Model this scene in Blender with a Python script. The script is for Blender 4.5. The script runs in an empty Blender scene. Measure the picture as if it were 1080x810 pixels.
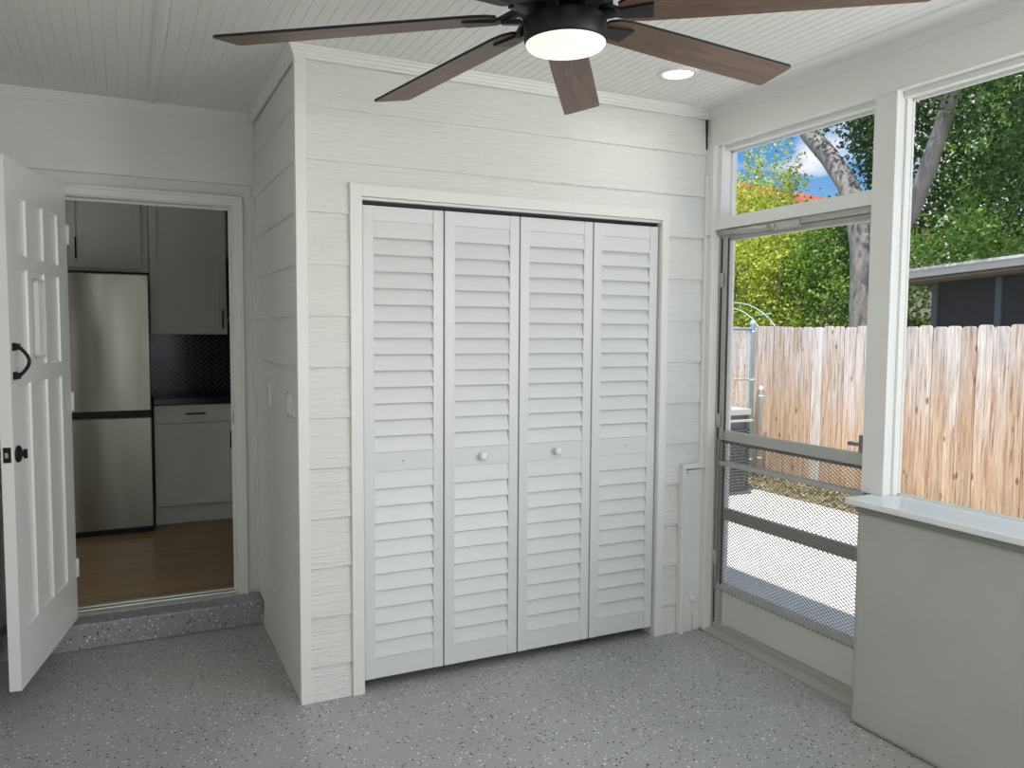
import bpy, bmesh, math, random
import numpy as np
from mathutils import Vector, Matrix, Quaternion
S = bpy.context.scene
C = S.collection
PI = math.pi

# ------------------------------------------------------------------ camera
YAW, PITCH, ROLL, FPX = 0.4531, -0.0669, 0.0065, 843.42
fw = Vector((math.sin(YAW)*math.cos(PITCH), math.cos(YAW)*math.cos(PITCH), math.sin(PITCH)))
rt = Vector((math.cos(YAW), -math.sin(YAW), 0)); upv = rt.cross(fw)
r2 = rt*math.cos(ROLL) + upv*math.sin(ROLL); u2 = -rt*math.sin(ROLL) + upv*math.cos(ROLL)
cd = bpy.data.cameras.new('camera'); cam = bpy.data.objects.new('camera', cd); C.objects.link(cam)
cd.sensor_fit = 'HORIZONTAL'; cd.sensor_width = 36; cd.lens = FPX/1080*36
cd.clip_start = 0.05; cd.clip_end = 300
m = Matrix((( r2.x, u2.x, -fw.x, -0.6334), (r2.y, u2.y, -fw.y, -3.2223), (r2.z, u2.z, -fw.z, 1.5289), (0,0,0,1)))
cam.matrix_world = m
S.camera = cam

# ------------------------------------------------------------------ exposure
S.view_settings.view_transform = 'Standard'; S.view_settings.look = 'None'
S.view_settings.exposure = 0.0; S.view_settings.gamma = 1.0
S.view_settings.use_curve_mapping = False
S.cycles.use_denoising = True
S.cycles.max_bounces = 10; S.cycles.diffuse_bounces = 6; S.cycles.transparent_max_bounces = 16
S.cycles.sample_clamp_indirect = 6

SUN_DIR = Vector((0.32, 0.22, -1.0)).normalized()      # travel direction of the sunlight
SUN_E = 6.3
SKY_E = 1.0
LAMP_W = 1.0
REAR_W = 15.0; WIN_W = 74.0
# ------------------------------------------------------------------ sky
w = bpy.data.worlds.new('sky'); S.world = w; w.use_nodes = True
nt = w.node_tree; nt.nodes.clear()
def N(nt, t, **k):
    n = nt.nodes.new(t)
    for a, b in k.items():
        if a == 'inp':
            for i, v in b.items(): n.inputs[i].default_value = v
        else: setattr(n, a, b)
    return n
def ramp(nt, stops, interp='LINEAR'):
    n = nt.nodes.new('ShaderNodeValToRGB'); cr = n.color_ramp; cr.interpolation = interp
    while len(cr.elements) > 1: cr.elements.remove(cr.elements[-1])
    cr.elements[0].position = stops[0][0]; cr.elements[0].color = (*stops[0][1], 1)
    for p, c in stops[1:]:
        e = cr.elements.new(p); e.color = (*c, 1)
    return n
tc = N(nt, 'ShaderNodeTexCoord'); sep = N(nt, 'ShaderNodeSeparateXYZ')
nt.links.new(tc.outputs['Generated'], sep.inputs[0])
g = ramp(nt, [(0.0, (.34, .34, .32)), (0.47, (.42, .43, .42)), (0.505, (.60, .78, .95)), (0.60, (.12, .39, .82)), (1.0, (.10, .28, .66))])
mr = N(nt, 'ShaderNodeMapRange', inp={1: -1, 2: 1}); nt.links.new(sep.outputs[2], mr.inputs[0]); nt.links.new(mr.outputs[0], g.inputs[0])
mp = N(nt, 'ShaderNodeMapping', inp={3: (1, 1, 2.2)}); nt.links.new(tc.outputs['Generated'], mp.inputs[0])
nz = N(nt, 'ShaderNodeTexNoise', inp={'Scale': 4.2, 'Detail': 6, 'Roughness': .55}); nt.links.new(mp.outputs[0], nz.inputs['Vector'])
cl = ramp(nt, [(.46, (0, 0, 0)), (.56, (1, 1, 1))]); nt.links.new(nz.outputs[0], cl.inputs[0])
ab = N(nt, 'ShaderNodeMath', operation='GREATER_THAN', inp={1: 0.0}); nt.links.new(sep.outputs[2], ab.inputs[0])
mu = N(nt, 'ShaderNodeMath', operation='MULTIPLY'); nt.links.new(cl.outputs[0], mu.inputs[0]); nt.links.new(ab.outputs[0], mu.inputs[1])
mx = N(nt, 'ShaderNodeMixRGB', inp={2: (1.05, 1.08, 1.12, 1)}); nt.links.new(mu.outputs[0], mx.inputs[0]); nt.links.new(g.outputs[0], mx.inputs[1])
bg = N(nt, 'ShaderNodeBackground', inp={'Strength': SKY_E}); nt.links.new(mx.outputs[0], bg.inputs[0])
ow = N(nt, 'ShaderNodeOutputWorld'); nt.links.new(bg.outputs[0], ow.inputs[0])
# ------------------------------------------------------------------ sun
sd = bpy.data.lights.new('sun', 'SUN'); sd.energy = SUN_E; sd.angle = math.radians(.6); sd.color = (1, .95, .87)
so = bpy.data.objects.new('sun', sd); C.objects.link(so); so.location = (-5, -6, 9)
so.rotation_euler = SUN_DIR.to_track_quat('-Z', 'Y').to_euler()
# added area lamp outside the rear opening, standing in for daylight
ad = bpy.data.lights.new('rear_fill', 'AREA'); ad.shape = 'RECTANGLE'; ad.size = 1.9; ad.size_y = 1.5; ad.energy = REAR_W; ad.color = (.93, .97, 1.0)
ao = bpy.data.objects.new('rear_fill', ad); C.objects.link(ao); ao.location = (.85, -4.83, 1.66); ao.rotation_euler = (PI/2+.22, 0, 0)
# added unseen area lamp outside the side windows, brightening left and back walls
wd_ = bpy.data.lights.new('side_fill', 'AREA'); wd_.shape = 'RECTANGLE'; wd_.size = 1.5; wd_.size_y = 1.4; wd_.energy = WIN_W; wd_.color = (1.0, .995, .95)
wo = bpy.data.objects.new('side_fill', wd_); C.objects.link(wo); wo.location = (2.32, -3.85, 1.55)
wo.rotation_euler = Vector((-1, .42, .16)).to_track_quat('-Z', 'Y').to_euler()

# added unseen lamp at the left kitchen wall, brightening the cabinets; no window modelled
kd = bpy.data.lights.new('kitchen_fill', 'AREA'); kd.shape = 'RECTANGLE'; kd.size = 1.0; kd.size_y = 1.0; kd.energy = 9.0; kd.color = (.97, 1.0, .95)
ko = bpy.data.objects.new('kitchen_fill', kd); C.objects.link(ko); ko.location = (-2.55, 2.0, 1.1); ko.rotation_euler = (0, -PI/2, 0)

# ------------------------------------------------------------------ mesh helpers
class MB:
    def __init__(s): s.bm = bmesh.new()
    def box(s, x0, x1, y0, y1, z0, z1, mi=0):
        v = [s.bm.verts.new((x, y, z)) for x in (x0, x1) for y in (y0, y1) for z in (z0, z1)]
        for f in ((0,1,3,2), (4,6,7,5), (0,4,5,1), (2,3,7,6), (0,2,6,4), (1,5,7,3)):
            fc = s.bm.faces.new([v[i] for i in f]); fc.material_index = mi
        return v
    def obox(s, org, ax, ay, az, lx, ly, lz, mi=0):   # oriented box from a corner
        org = Vector(org); v = []
        for a in (0, lx):
            for b in (0, ly):
                for c in (0, lz): v.append(s.bm.verts.new(org + Vector(ax)*a + Vector(ay)*b + Vector(az)*c))
        for f in ((0,1,3,2), (4,6,7,5), (0,4,5,1), (2,3,7,6), (0,2,6,4), (1,5,7,3)):
            fc = s.bm.faces.new([v[i] for i in f]); fc.material_index = mi
    def prism(s, poly, axis, a, b, mi=0):   # poly 2D extruded along axis; axis 0: (y,z) 1: (x,z) 2: (x,y)
        def P(p, t):
            return {0: (t, p[0], p[1]), 1: (p[0], t, p[1]), 2: (p[0], p[1], t)}[axis]
        A = [s.bm.verts.new(P(p, a)) for p in poly]; B = [s.bm.verts.new(P(p, b)) for p in poly]
        n = len(poly)
        for i in range(n):
            j = (i+1) % n; f = s.bm.faces.new((A[i], A[j], B[j], B[i])); f.material_index = mi
        f = s.bm.faces.new(A[::-1]); f.material_index = mi; f = s.bm.faces.new(B); f.material_index = mi
    def lathe(s, prof, org=(0,0,0), axis=(0,0,1), n=32, mi=0, cap=True, smooth=True):
        q = Vector((0,0,1)).rotation_difference(Vector(axis).normalized()); org = Vector(org); rings = []
        for r, h in prof:
            rings.append([s.bm.verts.new(org + q @ Vector((max(r,1e-5)*math.cos(2*PI*i/n), max(r,1e-5)*math.sin(2*PI*i/n), h))) for i in range(n)])
        for A, B in zip(rings, rings[1:]):
            for i in range(n):
                j = (i+1) % n; f = s.bm.faces.new((A[i], A[j], B[j], B[i])); f.material_index = mi; f.smooth = smooth
        if cap:
            f = s.bm.faces.new(rings[0][::-1]); f.material_index = mi; f = s.bm.faces.new(rings[-1]); f.material_index = mi
    def tube(s, pts, rad, n=8, mi=0):
        pts = [Vector(p) for p in pts]; rr = rad if isinstance(rad, (list, tuple)) else [rad]*len(pts)
        rings = []; ref = None
        for i, p in enumerate(pts):
            t = (pts[min(i+1, len(pts)-1)] - pts[max(i-1, 0)]).normalized()
            if ref is None: ref = t.orthogonal().normalized()
            ref = (ref - t*ref.dot(t)).normalized(); b = t.cross(ref)
            rings.append([s.bm.verts.new(p + (ref*math.cos(2*PI*k/n) + b*math.sin(2*PI*k/n))*rr[i]) for k in range(n)])
        for A, B in zip(rings, rings[1:]):
            for i in range(n):
                j = (i+1) % n; f = s.bm.faces.new((A[i], A[j], B[j], B[i])); f.material_index = mi; f.smooth = True
        s.bm.faces.new(rings[0][::-1]).material_index = mi; s.bm.faces.new(rings[-1]).material_index = mi
    def build(s, name, mat, parent=None, bevel=0, at=None):
        bmesh.ops.recalc_face_normals(s.bm, faces=s.bm.faces)
        me = bpy.data.meshes.new(name)
        if at is not None:
            bmesh.ops.translate(s.bm, verts=s.bm.verts, vec=-Vector(at))
        s.bm.to_mesh(me); s.bm.free()
        for mm in (mat if isinstance(mat, (list, tuple)) else [mat]): me.materials.append(mm)
        o = bpy.data.objects.new(name, me); C.objects.link(o)
        if at is not None: o.location = at
        if parent: o.parent = parent
        if bevel:
            b = o.modifiers.new('bevel', 'BEVEL'); b.width = bevel; b.segments = 2; b.limit_method = 'ANGLE'
        return o
def tag(o, label=None, cat=None, group=None, kind=None):
    if label: o['label'] = label
    if cat: o['category'] = cat
    if group: o['group'] = group
    if kind: o['kind'] = kind
    return o
def empty(name, loc=(0,0,0), rot=(0,0,0)):
    o = bpy.data.objects.new(name, None); C.objects.link(o); o.location = loc; o.rotation_euler = rot; o.empty_display_size = .1
    return o
def copy_tree(o, parent=None):
    c = o.copy(); C.objects.link(c); c.parent = parent
    for ch in [x for x in bpy.data.objects if x.parent == o]: copy_tree(ch, c)
    return c

# ------------------------------------------------------------------ materials
def mat(name, col, rough=.5, metal=0, spec=.5, bump=None, emit=None, var=None):
    """bump=(scale3, strength, distance, detail); var=(amount, scale3)"""
    M = bpy.data.materials.new(name); M.use_nodes = True; t = M.node_tree; p = t.nodes['Principled BSDF']
    p.inputs['Base Color'].default_value = (*col, 1); p.inputs['Roughness'].default_value = rough
    p.inputs['Metallic'].default_value = metal; p.inputs['Specular IOR Level'].default_value = spec
    co = N(t, 'ShaderNodeTexCoord')
    if bump:
        mpn = N(t, 'ShaderNodeMapping', inp={3: bump[0]}); t.links.new(co.outputs['Object'], mpn.inputs[0])
        n = N(t, 'ShaderNodeTexNoise', inp={'Scale': 1, 'Detail': bump[3], 'Roughness': .6}); t.links.new(mpn.outputs[0], n.inputs['Vector'])
        b = N(t, 'ShaderNodeBump', inp={'Strength': bump[1], 'Distance': bump[2]}); t.links.new(n.outputs[0], b.inputs['Height'])
        t.links.new(b.outputs[0], p.inputs['Normal'])
    if var:
        mpn = N(t, 'ShaderNodeMapping', inp={3: var[1]}); t.links.new(co.outputs['Object'], mpn.inputs[0])
        n = N(t, 'ShaderNodeTexNoise', inp={'Scale': 1, 'Detail': 5}); t.links.new(mpn.outputs[0], n.inputs['Vector'])
        a = var[0]; r = ramp(t, [(.3, tuple(c*(1-a) for c in col)), (.7, tuple(min(1, c*(1+a)) for c in col))]); t.links.new(n.outputs[0], r.inputs[0])
        t.links.new(r.outputs[0], p.inputs['Base Color'])
    if emit:
        p.inputs['Emission Color'].default_value = (*emit[0], 1); p.inputs['Emission Strength'].default_value = emit[1]
    return M
WHITE = (.74, .745, .72)
m_white = mat('white_trim_paint', WHITE, .42, bump=((6, 6, 6), .15, .004, 3))
m_wall = mat('white_wall_paint', (.72, .725, .70), .55, bump=((9, 9, 9), .25, .006, 5))
m_ceil = mat('white_ceiling_paint', (.77, .775, .745), .5)
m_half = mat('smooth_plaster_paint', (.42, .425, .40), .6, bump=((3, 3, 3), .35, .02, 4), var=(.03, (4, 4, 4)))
m_door = mat('white_door_enamel', (.76, .77, .75), .3, bump=((5, 5, 5), .1, .003, 2))
m_louv = mat('white_louver_paint', (.66, .67, .675), .38, bump=((4, 4, 30), .12, .003, 2))
m_alu = mat('grey_aluminium', (.45, .45, .42), .42, .35, bump=((30, 30, 30), .1, .002, 3))
m_aludark = mat('weathered_dark_aluminium', (.13, .13, .12), .5, .3)
m_mesh = mat('expanded_metal', (.20, .20, .19), .5, .4)
m_black = mat('matte_black_metal', (.008, .008, .009), .45, 0, .3)
m_dark = mat('dark_gap', (.01, .01, .01), .8)
m_gasket = mat('dark_rubber', (.03, .03, .03), .7)

def siding_mat():
    M = bpy.data.materials.new('woodgrain_siding_paint'); M.use_nodes = True; t = M.node_tree; p = t.nodes['Principled BSDF']
    p.inputs['Base Color'].default_value = (.72, .725, .70, 1); p.inputs['Roughness'].default_value = .5
    co = N(t, 'ShaderNodeTexCoord')
    mp1 = N(t, 'ShaderNodeMapping', inp={3: (3.2, 3.2, 55)}); t.links.new(co.outputs['Object'], mp1.inputs[0])
    n1 = N(t, 'ShaderNodeTexNoise', inp={'Scale': 1, 'Detail': 3, 'Distortion': 1.6}); t.links.new(mp1.outputs[0], n1.inputs['Vector'])
    mp2 = N(t, 'ShaderNodeMapping', inp={3: (14, 14, 160)}); t.links.new(co.outputs['Object'], mp2.inputs[0])
    n2 = N(t, 'ShaderNodeTexNoise', inp={'Scale': 1, 'Detail': 4}); t.links.new(mp2.outputs[0], n2.inputs['Vector'])
    ad_ = N(t, 'ShaderNodeMath', operation='ADD'); t.links.new(n1.outputs[0], ad_.inputs[0]); t.links.new(n2.outputs[0], ad_.inputs[1])
    b = N(t, 'ShaderNodeBump', inp={'Strength': 1.0, 'Distance': .0045}); t.links.new(ad_.outputs[0], b.inputs['Height']); t.links.new(b.outputs[0], p.inputs['Normal'])
    return M
m_siding = siding_mat()

def floor_mat(name, base, rough=.42):
    M = bpy.data.materials.new(name); M.use_nodes = True; t = M.node_tree; p = t.nodes['Principled BSDF']
    co = N(t, 'ShaderNodeTexCoord'); cur = None
    nb = N(t, 'ShaderNodeTexNoise', inp={'Scale': 1.6, 'Detail': 5}); t.links.new(co.outputs['Object'], nb.inputs['Vector'])
    cb = ramp(t, [(.3, tuple(c*.9 for c in base)), (.7, tuple(c*1.1 for c in base))]); t.links.new(nb.outputs[0], cb.inputs[0]); cur = cb.outputs[0]
    dn = N(t, 'ShaderNodeTexNoise', inp={'Scale': 1.1, 'Detail': 3}); t.links.new(co.outputs['Object'], dn.inputs['Vector'])
    for sc, thr, lo, hi, off in ((88, .40, .07, .975, 0), (115, .40, .03, .94, 3.3)):
        mo = N(t, 'ShaderNodeMapping', inp={1: (off, off, off)}); t.links.new(co.outputs['Object'], mo.inputs[0])
        v = N(t, 'ShaderNodeTexVoronoi', inp={'Scale': sc}); t.links.new(mo.outputs[0], v.inputs['Vector'])
        near = N(t, 'ShaderNodeMath', operation='LESS_THAN', inp={1: thr}); t.links.new(v.outputs['Distance'], near.inputs[0])
        sp = N(t, 'ShaderNodeSeparateColor'); t.links.new(v.outputs['Color'], sp.inputs[0])
        blk = N(t, 'ShaderNodeMath', operation='LESS_THAN', inp={1: lo}); t.links.new(sp.outputs[0], blk.inputs[0])
        wht = N(t, 'ShaderNodeMath', operation='GREATER_THAN', inp={1: hi}); t.links.new(sp.outputs[0], wht.inputs[0])
        for msk, colr in ((blk, (.012, .012, .014, 1)), (wht, (.82, .83, .83, 1))):
            a = N(t, 'ShaderNodeMath', operation='MULTIPLY'); t.links.new(near.outputs[0], a.inputs[0]); t.links.new(msk.outputs[0], a.inputs[1])
            mx_ = N(t, 'ShaderNodeMixRGB', inp={2: colr}); t.links.new(a.outputs[0], mx_.inputs[0]); t.links.new(cur, mx_.inputs[1]); cur = mx_.outputs[0]
    t.links.new(cur, p.inputs['Base Color']); p.inputs['Roughness'].default_value = rough
    b = N(t, 'ShaderNodeBump', inp={'Strength': .3, 'Distance': .004}); n3 = N(t, 'ShaderNodeTexNoise', inp={'Scale': 60, 'Detail': 4}); t.links.new(co.outputs['Object'], n3.inputs['Vector'])
    t.links.new(n3.outputs[0], b.inputs['Height']); t.links.new(b.outputs[0], p.inputs['Normal'])
    return M
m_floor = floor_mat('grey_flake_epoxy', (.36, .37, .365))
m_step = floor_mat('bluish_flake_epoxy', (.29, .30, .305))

def wood_mat(name, c1, c2, scale, rough=.45, axis='x', objvar=False, bands=3.0):
    M = bpy.data.materials.new(name); M.use_nodes = True; t = M.node_tree; p = t.nodes['Principled BSDF']
    co = N(t, 'ShaderNodeTexCoord'); s3 = {'x': (scale*.06, scale, scale), 'y': (scale, scale*.06, scale), 'z': (scale, scale, scale*.06)}[axis]
    mp_ = N(t, 'ShaderNodeMapping', inp={3: s3}); t.links.new(co.outputs['Object'], mp_.inputs[0])
    if objvar:
        oi = N(t, 'ShaderNodeObjectInfo'); ml = N(t, 'ShaderNodeMath', operation='MULTIPLY', inp={1: 50}); t.links.new(oi.outputs['Random'], ml.inputs[0])
        cb = N(t, 'ShaderNodeCombineXYZ'); t.links.new(ml.outputs[0], cb.inputs[0]); t.links.new(ml.outputs[0], cb.inputs[1]); t.links.new(cb.outputs[0], mp_.inputs[1])
    n = N(t, 'ShaderNodeTexNoise', inp={'Scale': 1, 'Detail': 8, 'Roughness': .65, 'Distortion': 1.2}); t.links.new(mp_.outputs[0], n.inputs['Vector'])
    r = ramp(t, [(.28, c1), (.5, tuple((a+b)/2 for a, b in zip(c1, c2))), (.72, c2)]); t.links.new(n.outputs[0], r.inputs[0])
    t.links.new(r.outputs[0], p.inputs['Base Color']); p.inputs['Roughness'].default_value = rough
    b = N(t, 'ShaderNodeBump', inp={'Strength': .2, 'Distance': .002}); t.links.new(n.outputs[0], b.inputs['Height']); t.links.new(b.outputs[0], p.inputs['Normal'])
    return M
m_walnut = wood_mat('walnut_blade', (.055, .030, .020), (.19, .112, .075), 45, .45)
m_kfloor = wood_mat('brown_plank_floor', (.17, .105, .055), (.33, .215, .12), 14, .35)

# ------------------------------------------------------------------ setting : dimensions
W = 2.01; D = 1.152; ZC = 2.625; ZK = .1247; XL = -1.17; YR = -4.7
def struct(o, label, cat, parent=None): return tag(o, label, cat, kind='structure')
# floor
b = MB(); b.box(XL-.1, 2.2, YR-.1, D+.02, -.1, 0)
struct(b.build('floor', m_floor), 'grey epoxy porch floor sprinkled with black and white flakes', 'floor')
# ceiling: tongue-and-groove sheet with grooves along Y
b = MB()
XB = 1.86; pitch = .0425; x = XL-.05; poly = []
gw = .0045; gd = .002
while x < XB:
    poly += [(x, ZC), (x+pitch-gw, ZC), (x+pitch-gw*.75, ZC+gd), (x+pitch-gw*.25, ZC+gd)]
    x += pitch
x1 = x
poly += [(x1, ZC), (x1, ZC+.02), (XL-.05, ZC+.02)]
bmv0 = [b.bm.verts.new((px, YR-.1, pz)) for px, pz in poly[:-3]]; bmv1 = [b.bm.verts.new((px, D+.05, pz)) for px, pz in poly[:-3]]
for i in range(len(bmv0)-1): b.bm.faces.new((bmv0[i], bmv0[i+1], bmv1[i+1], bmv1[i]))
b.box(XL-.1, 2.2, YR-.2, D+.05, ZC+.012, ZC+.16)
struct(b.build('ceiling', m_ceil), 'white ceiling of narrow grooved boards running away from the viewer', 'ceiling')
b = MB(); b.prism([(x1-.005, ZC-.0), (x1+.0, ZC-.008), (W+.01, ZC-.012), (W+.01, ZC+.03), (x1-.005, ZC+.03)], 1, YR, .0)
struct(b.build('trim_1', m_ceil), 'smooth white board between the grooved ceiling and the window beam', 'trim')
b = MB(); b.prism([(-.503, ZC+.003), (-.503, ZC-.006), (-.492, ZC-.012), (-.474, ZC-.012), (-.463, ZC-.006), (-.463, ZC+.003)], 1, YR, D)
struct(b.build('trim_2', m_white), 'thin white batten covering the seam in the grooved ceiling', 'trim')

# lapped siding wall
S0 = .1452; SP = .205
def siding(b, axis, a0, a1, zlo, zhi, plane, out):    # axis 0: along X facing -Y; axis 1: along Y facing -X
    k = -1
    while S0 + k*SP < zhi:
        z0 = S0 + k*SP; z1 = z0 + SP
        lo = max(z0, zlo); hi = min(z1, zhi)
        if hi - lo > .002:
            f = lambda z: plane - (.012 - .010*(z - z0)/SP)
            if out: f0 = f
            poly = [(f(lo), lo), (f(hi), hi), (plane+.01, hi), (plane+.01, lo)]
            if lo == z0: poly[0] = (f(lo)+.002, lo); poly.insert(1, (f(lo), lo+.003))
            b.prism(poly, 0 if axis == 0 else 1, a0, a1)
        k += 1
cx0, cx1, czt = .248, 1.735, 2.066
b = MB()
siding(b, 0, .03, cx0, 0, ZC, 0, 1); siding(b, 0, cx0, cx1, czt, ZC, 0, 1); siding(b, 0, cx1, W+.06, 0, ZC, 0, 1)
b.box(.012, cx0, .008, .10, 0, ZC); b.box(cx1, W+.2, .008, .10, 0, ZC); b.box(cx0, cx1, .008, .10, czt, ZC)
struct(b.build('wall_front', m_siding), 'white lapped woodgrain siding wall around the louvered closet', 'wall')
b = MB(); siding(b, 1, .03, D, 0, ZC, 0, 1); b.box(.008, .10, .012, D+.05, 0, ZC)
struct(b.build('wall_side', m_siding), 'white lapped siding wall between kitchen doorway and outer corner', 'wall')
# corner board
b = MB(); b.prism([(-.014, -.014), (.030, -.014), (.030, .006), (.006, .006), (.006, .030), (-.014, .030)], 2, 0, ZC-.03)
struct(b.build('trim_3', m_white, bevel=.002), 'white corner board where the two siding walls meet', 'trim')
# closet interior
b = MB(); b.box(.10, 1.95, .85, .9, 0, ZC); b.box(.10, .14, .10, .9, 0, ZC); b.box(1.91, 1.95, .1, .9, 0, ZC)
struct(b.build('wall_closet', m_wall), 'closet walls behind the louvered doors', 'wall')
# casing of the closet
def casing(name, x0, x1, zt, wd, label, y0=-.02):
    b = MB()
    b.box(x0-wd, x0, y0, .012, 0, zt+wd); b.box(x1, x1+wd-.01, y0, .012, 0, zt+wd); b.box(x0, x1, y0, .012, zt, zt+wd)
    b.box(x0-wd-.002, x0-wd+.010, y0-.004, .004, .001, zt+wd+.001)              # back band
    b.box(x0-.004, x0+.002, y0+.004, .102, 0, zt-.002); b.box(x1-.002, x1+.004, y0+.004, .102, 0, zt-.002); b.box(x0+.003, x1-.003, .001, .102, zt-.003, zt+.004)
    b.box(x0, x1, -.006, .02, zt-.012, zt)
    return struct(b.build(name, m_white, bevel=.0015), label, 'trim')
casing('trim_4', cx0, cx1, czt, .048, 'white casing framing the louvered closet doors')
b = MB(); b.box(cx0+.004, cx1-.004, .022, .052, czt-.024, czt-.003)
for q in (cx0+.02, .974, 1.0, cx1-.02): b.lathe([(.006, 0), (.006, .018)], (q, .036, czt-.036), n=12)
tag(b.build('door_track', m_black), 'black sliding track above the louvered closet doors', 'track')

# ------------------------------------------------------------------ closet bifold leaves
m_knob = mat('white_knob_enamel', (.8, .8, .78), .25)
JX = [.253, .612, .974, 1.358, 1.729]; FY = .006
names = ['leftmost louvered closet door leaf, beside the outer siding corner, no knob', 'second louvered closet door leaf from the left, with a round white knob',
         'third louvered closet door leaf from the left, with a round white knob', 'rightmost louvered closet door leaf, nearest the screen door, no knob']
for i in range(4):
    x0, x1 = JX[i]+.003, JX[i+1]-.003; z0, z1 = .045, 2.036; y0, y1 = FY, FY+.030
    root = empty('door_%d' % (i+2), ((x0+x1)/2, FY+.015, z0))
    tag(root, names[i], 'door', kind='structure')
    loc = Vector(root.location)
    def PB(mb, nm, mt, bev=0, par=None):
        o = mb.build(nm, mt, par or root, bev, at=loc) if par is None else mb.build(nm, mt, par, bev, at=loc)
        o.location = (0, 0, 0); return o
    sw = .047
    for a in (x0, x1-sw):
        q = MB(); q.box(a, a+sw, y0, y1, z0, z1); PB(q, 'stile', m_louv, .003)
    rails = ((z0, .135), (.931, 1.014), (1.975, z1))
    for ra, rb in rails:
        q = MB(); q.box(x0+sw-.002, x1-sw+.002, y0+.003, y1-.003, ra, rb); PB(q, 'rail', m_louv, .002)
    for (la, lb, cnt) in ((.135, .931, 11), (1.014, 1.975, 14)):
        st = (lb-la)/cnt
        for k in range(cnt):
            q = MB(); zb = la + k*st
            # slat: leaning plank, lower edge towards the room
            poly = [(y0-.0005, zb+.0015), (y0+.003, zb-.002), (y0+.0225, zb+st+.008), (y0+.019, zb+st+.010)]
            if k == cnt-1: poly = [(y0+.001, zb+.002), (y0+.0045, zb-.001), (y0+.012, zb+st), (y0+.008, zb+st)]
            q.prism(poly, 0, x0+sw-.002, x1-sw+.002); PB(q, 'louver', m_louv)
    if i in (1, 2):
        q = MB(); kx = (.793, 1.170)[i-1]
        q.lathe([(.007, 0), (.0065, .010), (.010, .014), (.0175, .020), (.019, .028), (.014, .035), (.004, .0375)], (kx, y0+.004, .972), (0, -1, 0), 24); PB(q, 'knob', m_knob)
    else:
        q = MB(); q.lathe([(.0028, 0), (.0028, .002)], ((x0+x1)/2+(.01 if i else -.005), y0+.0035, .975), (0, -1, 0), 10); PB(q, 'screw_hole', m_dark)

# ------------------------------------------------------------------ back wall, kitchen doorway
KX0, KX1, KZT = -.905, -.112, 2.157
b = MB()
b.box(KX1, .02, D, D+.12, 0, 2.265); b.box(XL-.1, KX0, D, D+.12, 0, 2.265); b.box(KX0, KX1, D, D+.12, KZT, 2.265)
b.box(XL-.1, .02, D-.022, D+.12, 2.265, ZC+.02); b.box(KX0, KX1, D, D+.12, 0, ZK-.002)
struct(b.build('wall_back', m_wall), 'smooth white wall above and around the kitchen doorway', 'wall')
b = MB()
for k in range(4):
    z0 = 1.20 + .19*k; b.prism([(D-.008, z0), (D-.003, z0+.186), (D+.002, z0+.186), (D+.002, z0)], 0, -.064, -.018)
struct(b.build('trim_5', m_siding), 'narrow stack of siding offcuts between doorway casing and side wall', 'trim')
b = MB(); b.box(-.017, -.004, D-.018, D+.002, ZK, 2.243)
struct(b.build('trim_6', m_white), 'thin white strip in the inner corner beside the kitchen doorway', 'trim')
b = MB()   # casing with stepped profile
cw = .048
for (xa, xb, za, zb) in ((KX1, KX1+cw, ZK, KZT+cw), (KX0-cw, KX0, ZK, KZT+cw), (KX0, KX1, KZT, KZT+cw)):
    b.box(xa, xb, D-.018, D+.004, za, zb)
b.box(KX1+cw-.014, KX1+cw, D-.026, D, ZK, KZT+cw); b.box(KX0-cw, KX0-cw+.014, D-.026, D, ZK, KZT+cw); b.box(KX0-cw+.014, KX1+cw-.014, D-.026, D, KZT+cw-.014, KZT+cw)
# jambs with stop
for s_, xx in ((1, KX1), (-1, KX0)):
    xa, xb = sorted((xx, xx - s_*.006)); b.box(xa, xb, D-.01, D+.13, ZK, KZT)
    xa, xb = sorted((xx - s_*.005, xx - s_*.012)); b.box(xa, xb, D+.045, D+.06, ZK, KZT)
b.box(KX0, KX1, D-.01, D+.13, KZT-.006, KZT); b.box(KX0, KX1, D+.045, D+.06, KZT-.018, KZT-.005)
struct(b.build('trim_7', m_white, bevel=.002), 'white casing and jamb of the kitchen doorway', 'trim')
q = MB(); q.box(KX1-.0085, KX1-.006, D+.004, D+.032, 1.035, 1.10); q.box(KX1-.0095, KX1-.008, D+.010, D+.024, 1.05, 1.085)
tag(q.build('strike_plate', mat('dull_steel', (.35, .34, .32), .4, .8)), 'small metal strike plate on the kitchen doorway jamb', 'strike plate')
m_thr = mat('threshold_aluminium', (.62, .62, .60), .35, .7)
b = MB()
b.prism([(D-.028, ZK), (D-.028, ZK+.004), (D-.012, ZK+.013), (D+.0, ZK+.013), (D+.002, ZK+.009), (D+.012, ZK+.009), (D+.014, ZK+.014), (D+.05, ZK+.014), (D+.052, ZK+.009), (D+.062, ZK+.009), (D+.064, ZK+.014), (D+.09, ZK+.014), (D+.11, ZK+.002), (D+.11, ZK)], 0, KX0+.006, KX1-.006)
struct(b.build('trim_8', m_thr), 'ribbed aluminium threshold under the kitchen doorway', 'threshold')
# step
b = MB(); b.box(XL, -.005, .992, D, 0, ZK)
struct(b.build('floor_step', m_step, bevel=.008), 'low flake-coated concrete step below the kitchen doorway', 'step')
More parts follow.
